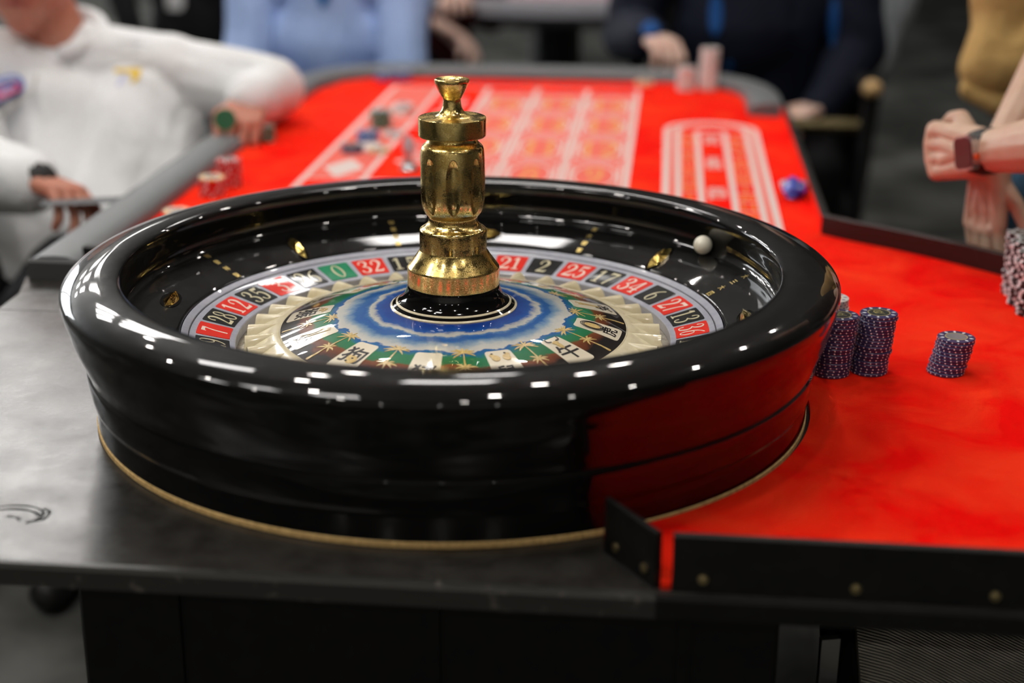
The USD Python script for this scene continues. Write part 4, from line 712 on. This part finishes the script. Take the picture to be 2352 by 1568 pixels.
# standing collar, zip opening and embroidered badges
t_ = np.linspace(math.radians(-62), math.radians(242), 26); ctr = V(-.968, 1.395, .155)
col = [ctr + V(.084 * math.cos(q), .080 * math.sin(q), .028 + .030 * math.sin(q)) for q in t_]
obj('collar', tube(col, .0155, 10), 'cloth_white', SW, smooth=50)
def on_front(x, z, mesh=sw, y0=0.0):
    loc, ray, tri = mesh.ray.intersects_location([[x, y0, z]], [[0, 1, 0]], multiple_hits=True); k = loc[:, 1].argmin(); n2 = mesh.face_normals[tri[k]]; return loc[k], n2 if n2[1] < 0 else -n2
def badge(shape, x, z, matn, lift, name='embroidery'):
    m = sheet(shape, .02, .0016); w = []
    for p in m.vertices:
        q, n2 = on_front(x + p[0], z + p[1]); w.append(q + V(0, -1, .1) * (lift + p[2]))
    obj(name, trimesh.Trimesh(np.array(w), m.faces, process=False), matn, SW, smooth=False)
bxz, bz = -1.020, .100
badge(affinity.scale(Point(0, 0).buffer(1, 14), .033, .019), bxz, bz, 'badge_blue', .002)
badge(affinity.translate(affinity.scale(Point(0, 0).buffer(1, 12), .020, .011), .006, -.004), bxz, bz, 'badge_red', .004)
badge(affinity.translate(affinity.scale(Point(0, 0).buffer(1, 12), .009, .008), .009, -.006), bxz, bz, 'badge_lilac', .0058)
badge(stroke([(-.037, -.012, .006), (-.024, .004, .006), (-.006, .012, .006), (.014, .012, .005)]), bxz, bz, 'badge_lilac', .0058)
badge(unary_union([sbox(-.024, .004, .026, .010), stroke([(.012, .006, .010), (.022, -.002, .012), (.018, -.010, .006)])]), -.808, .118, 'badge_yellow', .002)
badge(stroke([(.0, .0, .005), (-.006, -.014, .007)]), -.808, .118, 'badge_lilac', .003)
q = [on_front(-.962 + d, z)[0] + V(0, -.004, 0) for d, z in ((-.005, .120), (-.002, .095), (.0, .065))]
obj('zip', tube(q, .003, 6), 'cloth_white_shade', SW, smooth=50)
obj('trousers', blob([(V(-.95, 1.22, -.20), .165, V(-.95, 1.20, -.24), .16)] + [b for l in legs for b in l], .02, 8), 'cloth_black', pw, smooth=True)
for fx, ky in ((-.86, .86), (-1.10, .86)): obj('shoe', blob([(V(fx, ky + .15, -.735), .042, V(fx, ky - .01, -.742), .036)], .012, 4), 'shoe_black', pw, smooth=True)
d = unit(wrR - elR); obj('wrist_strap', tube([wrR + d * .004, wrR + d * .018], .0365, 20), 'strap_black', pw, smooth=40)
gc = thing('casino_chip', 'green chip held on edge between the fingers of the white sleeved hand', 'chip', (-.584, 1.191, .060), 0, None)
m = lathe([(0, 0), (CR - .0006, 0), (CR, .0005), (CR, CH - .0005), (CR - .0006, CH), (0, CH)], 40); m.apply_transform(trimesh.transformations.rotation_matrix(math.radians(80), [.9, .3, 0])); obj('disc', m, 'chip_green', gc, local=True, smooth=25)
ph = thing('smartphone', 'silver edged phone lying in the right hand of the player in white', 'phone', (-.705, .792, .000))
R_ = trimesh.transformations.rotation_matrix(math.radians(18), [0, 0, 1]) @ trimesh.transformations.rotation_matrix(math.radians(-14), [1, 0, 0])
m = extrude(sbox(-.070, -.034, .070, .034).buffer(-.008).buffer(.008, 5), -.0042, .0042); m.apply_transform(R_); obj('case', m, 'phone_silver', ph, local=True)
m = extrude(sbox(-.066, -.031, .066, .031).buffer(-.006).buffer(.006, 5), .0042, .0048); m.apply_transform(R_); flat('screen', m, 'phone_black', ph, local=True)
def stool(name, label, x, y, seat=-.33):
    s = thing(name, label, 'stool', (x, y, -T))
    obj('seat', extrude(Point(x, y).buffer(.19, 24), seat - .05, seat), 'cloth_black', s)
    for k in range(4):
        a = math.radians(45 + 90 * k); obj('leg', tube([(x + .13 * math.cos(a), y + .13 * math.sin(a), seat - .05), (x + .20 * math.cos(a), y + .20 * math.sin(a), -T + .012)], .012, 8), 'metal_black', s)
stool('stool', 'black stool under the player in white', -.95, 1.22, -.372)

# ---- generic seated or standing player
def player(label, loc, shoulders, chest, hips, arms, topmat, legs, trouser, head=None, skin='skin', hair='hair_dark', chest_r=.15, hip_r=.15, sleeve=.062, edge=.02, topname='shirt', hands=(), wrinkle=.004, long_sleeve=True):
    p = thing('person', label, 'person', (loc[0], loc[1], -T)); sk = []
    if head is not None:
        hb, hi = head_parts(p, head[0], head[1], hair=hair); sk += hb
        nb = (shoulders[0] + shoulders[1]) / 2 + V(0, 0, .03); sk.append((V(*head[0]) + V(0, 0, -.08) - .02 * unit(head[1]), .056, nb, .062))
    mid = (shoulders[0] + shoulders[1]) / 2; side = unit(shoulders[1] - shoulders[0])
    to = [(shoulders[0], .080, mid - V(0, 0, .02), .105), (shoulders[1], .080, mid - V(0, 0, .02), .105), (mid - V(0, 0, .05), .125, chest, chest_r), (chest - side * .06, chest_r * .82, hips - side * .05, hip_r * .85), (chest + side * .06, chest_r * .82, hips + side * .05, hip_r * .85)]
    sl = []
    for (sh, el, wr, full) in arms:
        sk += [(sh, .050, el, .042), (el, .042, wr, .028)]; sl += [(sh, sleeve * 1.22, el, sleeve)]
        if full: sl += [(el, sleeve, wr, sleeve * .70)]
    for h in hands: sk += h
    sk += [(a, max(ra - .035, .03), b, max(rb - .035, .03)) for a, ra, b, rb in to]
    lg = []
    for hp, kn, an in legs: lg += [(hp, .092, kn, .066), (kn, .064, an, .046)]
    sk += [(a, ra - .02, b, rb - .016) for a, ra, b, rb in lg]
    obj('body', blob(sk, .011, 7), skin, p, smooth=True)
    if head is not None: add_head(p, hi)
    s = blob(to + sl, edge, 12); v = s.vertices
    w_ = np.sin(v @ V(24, 20, 28) + 4 * meshkit.fbm(v * 7, 3, 5)); s = trimesh.Trimesh(v + s.vertex_normals * (w_ * wrinkle)[:, None], s.faces, process=False)
    S = obj(topname, s, topmat, p, smooth=True)
    obj('trousers', blob([(hips, hip_r * .98, hips - V(0, 0, .06), hip_r * .95)] + lg, edge, 8), trouser, p, smooth=True)
    for hp, kn, an in legs:
        f = unit(V(kn[0] - hp[0], kn[1] - hp[1], 0) + V(0, -1e-3, 0)) if abs(kn[1] - hp[1]) + abs(kn[0] - hp[0]) > .1 else V(0, -1, 0)
        obj('shoe', blob([(V(an[0], an[1], -T + .042), .040, V(an[0], an[1], -T + .038) + f * .15, .036)], .015, 4), 'shoe_black', p, smooth=True)
    return p, S, s
# light blue top at the far end
a1, a2 = V(-.86, 2.50, .185), V(-.47, 2.50, .185)
pb, SB, sb_ = player('person in light blue v-neck top sitting behind the far rail at the left corner', (-.665, 2.52), (a1, a2), V(-.665, 2.50, .02), V(-.665, 2.56, -.20), [(a1, V(-.865, 2.36, -.06), V(-.72, 2.26, -.12), True), (a2, V(-.455, 2.36, -.06), V(-.58, 2.26, -.12), True)], 'cloth_blue', [(V(-.76, 2.55, -.24), V(-.78, 2.20, -.24), V(-.78, 2.22, -.70)), (V(-.57, 2.55, -.24), V(-.55, 2.20, -.24), V(-.55, 2.22, -.70))], 'denim', (V(-.665, 2.47, .44), (0, -1, -.1)), chest_r=.155, hip_r=.15, hands=(hand(V(-.72, 2.26, -.12), (.6, -.5, 0), (0, 0, -1), (0, 1, 0)), hand(V(-.58, 2.26, -.12), (-.6, -.5, 0), (0, 0, -1), (0, 1, 0))))
vn = Polygon([(-.050, .05), (0, -.030), (.050, .05)]); m = sheet(vn, .02, .003)
w = [on_front(-.655 + p_[0], .150 + p_[1], sb_, 1.5)[0] + V(0, -.003 - p_[2], 0) for p_ in m.vertices]; obj('collar_insert', trimesh.Trimesh(np.array(w), m.faces, process=False), 'cloth_blue_dark', SB, smooth=False)
stool('stool', 'black stool under the person in light blue', -.665, 2.56, -.372)
# navy jacket at the far right end
a1, a2 = V(.20, 2.55, .30), V(.66, 2.55, .30)
w1 = V(.175, 2.285, .072)
pn, SN, sn_ = player('person in dark navy jacket with blue stripes resting a fist on the far rail', (.43, 2.58), (a1, a2), V(.43, 2.55, .08), V(.44, 2.60, -.18), [(a1, V(.115, 2.52, .045), w1, True), (a2, V(.70, 2.47, .02), V(.60, 2.33, -.10), True)], 'cloth_navy', [(V(.34, 2.58, -.22), V(.30, 2.24, -.23), V(.30, 2.26, -.70)), (V(.54, 2.58, -.22), V(.60, 2.24, -.23), V(.60, 2.26, -.70))], 'cloth_black', (V(.43, 2.50, .56), (0, -1, -.15)), skin='skin_pale', chest_r=.175, hip_r=.165, sleeve=.072, hands=(hand(w1, (.42, -.85, -.05), (.1, -.2, -1), (1, .3, 0), (.7, .75, .75, .8), thumb_in=.6), hand(V(.60, 2.33, -.10), (-.5, -.5, 0), (0, 0, -1), (0, 1, 0))), topname='jacket')
for x, z, rx, rz in ((.175, .10, .022, .016), (.335, .115, .016, .050), (.630, .10, .010, .060)):
    m = sheet(affinity.scale(Point(0, 0).buffer(1, 10), rx, rz), .02, .003); w = [on_front(x + p_[0], z + p_[1], sn_, 1.5)[0] + V(0, -.003 - p_[2], 0) for p_ in m.vertices]; obj('blue_stripe', trimesh.Trimesh(np.array(w), m.faces, process=False), 'cloth_stripe', SN, smooth=False)
m = sheet(Point(0, 0).buffer(.011, 10), .02, .004); w = [on_front(.375 + p_[0], -.010 + p_[1], sn_, 1.5)[0] + V(0, -.003 - p_[2], 0) for p_ in m.vertices]; obj('snap_button', trimesh.Trimesh(np.array(w), m.faces, process=False), 'cloth_stripe', SN, smooth=False)
ch = thing('armchair', 'black armchair with light wooden arm ends under the person in navy', 'chair', (.44, 2.50, -T))
obj('seat', bx(.16, .72, 2.34, 2.80, -.41, -.375, .012), 'cloth_black', ch); obj('backrest', bx(.17, .71, 2.80, 2.85, -.20, .25, .012), 'cloth_black', ch)
for x in (.14, .70):
    obj('arm', bx(x - .02, x + .02, 2.16, 2.80, -.045, -.015, .006), 'metal_black', ch)
    obj('arm_end', ellipsoid(V(x, 2.145, -.018), [.024, .026, .022], 3), 'wood_light', ch, smooth=True)
    for y in (2.20, 2.80): obj('leg', tube([(x, y, -.045), (x - .012 if x > .4 else x + .012, y + (.03 if y < 2.5 else .05), -T + .014)], .014, 8), 'metal_black', ch)
obj('rung', tube([(.14, 2.22, -.12), (.70, 2.22, -.12)], .016, 8), 'metal_brass_dull', ch); obj('rung', tube([(.14, 2.22, -.48), (.70, 2.22, -.48)], .012, 8), 'metal_brass_dull', ch)
# people farther back
a1, a2 = V(-.80, 3.62, .28), V(-.42, 3.62, .28); wq = V(-.44, 3.42, -.005)
player('person in dark maroon top with pale joined hands behind the far rail', (-.61, 3.66), (a1, a2), V(-.61, 3.62, .05), V(-.61, 3.66, -.18), [(a1, V(-.80, 3.45, .0), V(-.52, 3.32, -.03), True), (a2, V(-.36, 3.52, -.03), wq, True)], 'cloth_maroon', [(V(-.70, 3.66, -.22), V(-.70, 3.62, -.46), V(-.70, 3.64, -.72)), (V(-.52, 3.66, -.22), V(-.52, 3.62, -.46), V(-.52, 3.64, -.72))], 'cloth_black', (V(-.61, 3.58, .54), (.1, -1, -.1)), skin='skin_pale', hands=(hand(wq, (0, -.7, .45), (0, .2, -1), (-1, 0, 0), (.6, .6, .6, .6), s=1.15), hand(V(-.52, 3.32, -.03), (.8, -.1, -.35), (0, -.2, -1), (0, 1, 0), (.3, .4, .4, .5), s=1.15)), edge=.026)
a1, a2 = V(.62, 3.02, .42), V(.98, 3.02, .42)
player('person in pale grey top standing behind the navy jacket', (.70, 3.05), (a1 - V(.12, 0, 0), a2 - V(.12, 0, 0)), V(.68, 3.02, .20), V(.68, 3.05, -.04), [(a1 - V(.12, 0, 0), V(.52, 2.95, .15), V(.56, 2.85, -.05), True), (a2 - V(.12, 0, 0), V(.865, 2.98, .12), V(.80, 2.90, -.085), True)], 'cloth_grey', [(V(.60, 3.05, -.10), V(.60, 3.03, -.42), V(.60, 3.06, -.72)), (V(.76, 3.05, -.10), V(.76, 3.03, -.42), V(.76, 3.06, -.72))], 'cloth_black', (V(.68, 3.0, .68), (-.2, -1, -.1)), edge=.026, chest_r=.13, hip_r=.12)
a1, a2 = V(-1.62, 3.75, .42), V(-1.18, 3.75, .42)
pk_, SK, sk_ = player('person in black clothes with a white name badge standing far left', (-1.40, 3.80), (a1, a2), V(-1.40, 3.75, .20), V(-1.40, 3.80, -.06), [(a1, V(-1.68, 3.70, .12), V(-1.60, 3.62, -.10), True), (a2, V(-1.12, 3.70, .12), V(-1.20, 3.62, -.10), True)], 'cloth_black', [(V(-1.50, 3.80, -.10), V(-1.50, 3.78, -.42), V(-1.50, 3.8, -.72)), (V(-1.30, 3.80, -.10), V(-1.30, 3.78, -.42), V(-1.30, 3.8, -.72))], 'cloth_black', (V(-1.40, 3.72, .68), (.2, -1, 0)), edge=.026)
m = sheet(sbox(-.030, -.035, .030, .035), .03, .004); w = [on_front(-1.455 + p_[0], -.015 + p_[1], sk_, 2.6)[0] + V(0, -.004 - p_[2], 0) for p_ in m.vertices]; obj('name_badge', trimesh.Trimesh(np.array(w), m.faces, process=False), 'cloth_white', SK, smooth=False)
# tan jacket, standing right
a1, a2 = V(.905, 1.50, .60), V(1.30, 1.56, .60)
pt, ST, st_ = player('person in tan jacket standing at the right, sleeve bent over the floor gap', (1.08, 1.56), (a1, a2), V(1.10, 1.55, .35), V(1.10, 1.58, .06), [(a1, V(.838, 1.42, .155), V(1.02, 1.30, .255), True), (a2, V(1.42, 1.48, .24), V(1.22, 1.32, .22), True)], 'cloth_tan', [(V(1.02, 1.58, .02), V(1.02, 1.56, -.36), V(1.02, 1.6, -.70)), (V(1.20, 1.58, .02), V(1.20, 1.56, -.36), V(1.20, 1.6, -.70))], 'cloth_black', (V(1.10, 1.50, .86), (-.5, -1, -.1)), skin='skin', chest_r=.16, hip_r=.15, sleeve=.074, edge=.016, wrinkle=.007, topname='jacket', hands=(hand(V(1.02, 1.30, .255), (.8, -.3, .3), (0, .2, -1), (0, 1, 0)), hand(V(1.22, 1.32, .22), (-.8, -.3, .2), (0, .2, -1), (0, 1, 0))))
obj('cuff_hem', tube([V(.785, 1.40, .110), V(.83, 1.37, .088), V(.885, 1.38, .092)], .024, 10), 'cloth_tan', ST, smooth=50)
# black T-shirt with watch, standing right by the baize: hands folded in front
sA, sB = V(.800, .900, .62), V(1.16, .80, .62)
eA, wA = V(.730, .388, .218), V(.638, .552, .164)          # near forearm, with the watch
eB, wB = V(.800, .800, .300), V(.670, .618, .126)          # far forearm, hanging hand
hA = hand(wA, (-.56, .80, -.16), (.76, .62, -.10), (0, .1, 1), (.80, .85, .90, .90), thumb_in=.55, s=1.0)
hB = hand(wB, (-.06, -.26, -.95), (.85, .50, -.1), (.45, -.9, .0), (.22, .12, .16, .30), spread=.03, thumb_in=.0, s=.95)
pk2 = thing('person', 'person in black T-shirt and jeans with red faced watch, hands folded at the right edge', 'person', (.95, .86, -T))
HB, HI = head_parts(pk2, V(.95, .80, .88), (-.5, -.9, -.2), hair='hair_brown')
to = [(sA, .080, V(.98, .86, .60), .105), (sB, .080, V(.98, .86, .60), .105), (V(.98, .86, .55), .125, V(.98, .87, .34), .145), (V(.93, .88, .34), .12, V(.93, .89, .06), .12), (V(1.04, .85, .34), .12, V(1.04, .87, .06), .12)]
lg = [(V(.860, .865, .04), .110, V(.84, .86, -.34), .075), (V(.84, .86, -.34), .07, V(.85, .89, -.70), .052), (V(1.05, .86, .04), .110, V(1.06, .85, -.34), .075), (V(1.06, .85, -.34), .07, V(1.06, .89, -.70), .052)]
sk = HB + [(V(.95, .82, .79), .056, V(.97, .86, .66), .062), (sA, .052, eB, .044), (eB, .044, wB, .026), (sB, .052, V(.96, .44, .30), .046), (V(.96, .44, .30), .046, eA, .044), (eA, .044, wA, .0275)] + hA + hB + [(a, ra - .03, b, rb - .03) for a, ra, b, rb in to] + [(a, ra - .02, b, rb - .015) for a, ra, b, rb in lg]
obj('body', blob(sk, .0055, 6), 'skin', pk2, smooth=True)
add_head(pk2, HI)
obj('t_shirt', blob(to + [(sA, .098, V(.822, .790, .300), .074), (sB, .098, V(.96, .46, .31), .078), (V(.96, .46, .31), .072, V(.86, .43, .27), .066)], .014, 10), 'cloth_black', pk2, smooth=True)
obj('jeans', blob([(V(.96, .87, .05), .135, V(.96, .87, -.02), .13)] + lg + [(V(.755, .78, .03), .080, V(.77, .80, -.20), .075)], .016, 8), 'denim', pk2, smooth=True)
for x in (.85, 1.06): obj('shoe', blob([(V(x, .92, -T + .042), .040, V(x - .06, .78, -T + .038), .036)], .015, 4), 'shoe_black', pk2, smooth=True)
d = unit(eA - wA); wc = wA + d * .016
wt = obj('watch_band', tube([wc - d * .009, wc + d * .009], .0315, 28), 'strap_black', pk2, smooth=40)
# the case sits on the side of the wrist that faces the table
ax = unit(V(-.80, -.58, .05)); ax = unit(ax - d * np.dot(ax, d)); up_ = np.cross(d, ax)
def wbox(hx, hy, z0, z1, rr):
    m = extrude(sbox(-hx, -hy, hx, hy).buffer(-rr).buffer(rr, 6), z0, z1); Tm = np.eye(4); Tm[:3, 0], Tm[:3, 1], Tm[:3, 2], Tm[:3, 3] = d, up_, ax, wc + ax * .027; m.apply_transform(Tm); return m
obj('watch_case', wbox(.0185, .0225, 0, .0115, .009), 'steel', wt); obj('watch_face', wbox(.0165, .0205, .0115, .0132, .008), 'watch_red', wt)
Tm = np.eye(4); obj('watch_crown', cyl(wc + ax * .033 + d * .018 + up_ * .006, wc + ax * .033 + d * .0215 + up_ * .006, .0042, 16), 'watch_orange', wt)
# ================================================================== far table, chair under the table
ft = thing('card_table', 'oval card table with pale rail far behind the roulette table', 'table', (-.15, 3.95, -T))
ov = affinity.translate(affinity.scale(Point(0, 0).buffer(1, 40), .70, .66), -.17, 4.04)
obj('tabletop', extrude(ov, -.05, -.012), 'cloth_black', ft); flat('baize', extrude(ov.buffer(-.07), -.012, -.006), 'pink_baize', ft)
obj('padded_rail', sweep(np.array(ov.buffer(-.035).exterior.coords)[:-1][::-1], RS(.037), closed=True), 'rail_pale', ft, smooth=50)
obj('pedestal', lathe([(0, -T), (.30, -T), (.30, -T + .03), (.10, -T + .08), (.09, -.05), (0, -.05)], 40), 'metal_black', ft).GetPrim()
ft_ped = stage.GetPrimAtPath('/World/card_table/pedestal'); UsdGeom.Xformable(ft_ped).AddTranslateOp().Set(Gf.Vec3d(-.18, 4.02, 0))
uc = thing('fabric_chair', 'chair with worn ribbed grey fabric seat pushed under the front board', 'chair', (.53, -.14, -T))
P0 = np.array([[.424, -.350, -.265], [.70, -.330, -.275], [.73, -.02, -.160], [.428, -.06, -.150]])
def panel(c, th, ns=10):
    v, f = [], []
    for k in range(2):
        for i in range(ns + 1):
            for j in range(ns + 1):
                s_, t2 = i / ns, j / ns; p = (c[0] * (1 - s_) + c[1] * s_) * (1 - t2) + (c[3] * (1 - s_) + c[2] * s_) * t2; e = min(s_, 1 - s_, t2, 1 - t2)
                v.append(p + V(0, 0, (.010 * math.sin(math.pi * min(1, e * 6) / 2)) if k else -th))
    N = (ns + 1) ** 2
    for i in range(ns):
        for j in range(ns):
            a, b, c_, d_ = i * (ns + 1) + j, (i + 1) * (ns + 1) + j, (i + 1) * (ns + 1) + j + 1, i * (ns + 1) + j + 1
            f += [[a + N, b + N, c_ + N], [a + N, c_ + N, d_ + N], [a, c_, b], [a, d_, c_]]
    ring_ = [i * (ns + 1) for i in range(ns)] + [ns * (ns + 1) + j for j in range(ns)] + [(ns - i) * (ns + 1) + ns for i in range(ns)] + [ns - j for j in range(ns)]
    for a, b in zip(ring_, ring_[1:] + ring_[:1]): f += [[a, b, b + N], [a, b + N, a + N]]
    m = trimesh.Trimesh(v, f, process=False); trimesh.repair.fix_normals(m); return m
obj('seat', panel(P0, .03), 'ribbed', uc, smooth=40)
obj('seat_frame', tube([P0[0] + V(-.012, 0, -.01), P0[3] + V(-.012, 0, -.01)], .011, 12), 'metal_black', uc); obj('seat_frame', tube([P0[0] + V(-.03, .01, -.02), P0[3] + V(-.028, -.01, -.004)], .008, 12), 'metal_black', uc)
flat('bracket', sweep([(.384, -.205), (.402, -.200)], [(-.002, -.232), (.002, -.232), (.004, -.160), (-.004, -.160)]), 'steel', uc)
for x, y, z in ((.44, -.33, -.28), (.70, -.31, -.29), (.72, -.04, -.18), (.44, -.08, -.17)): obj('leg', tube([(x, y, z), (x, y, -T + .012)], .011, 8), 'metal_black', uc)
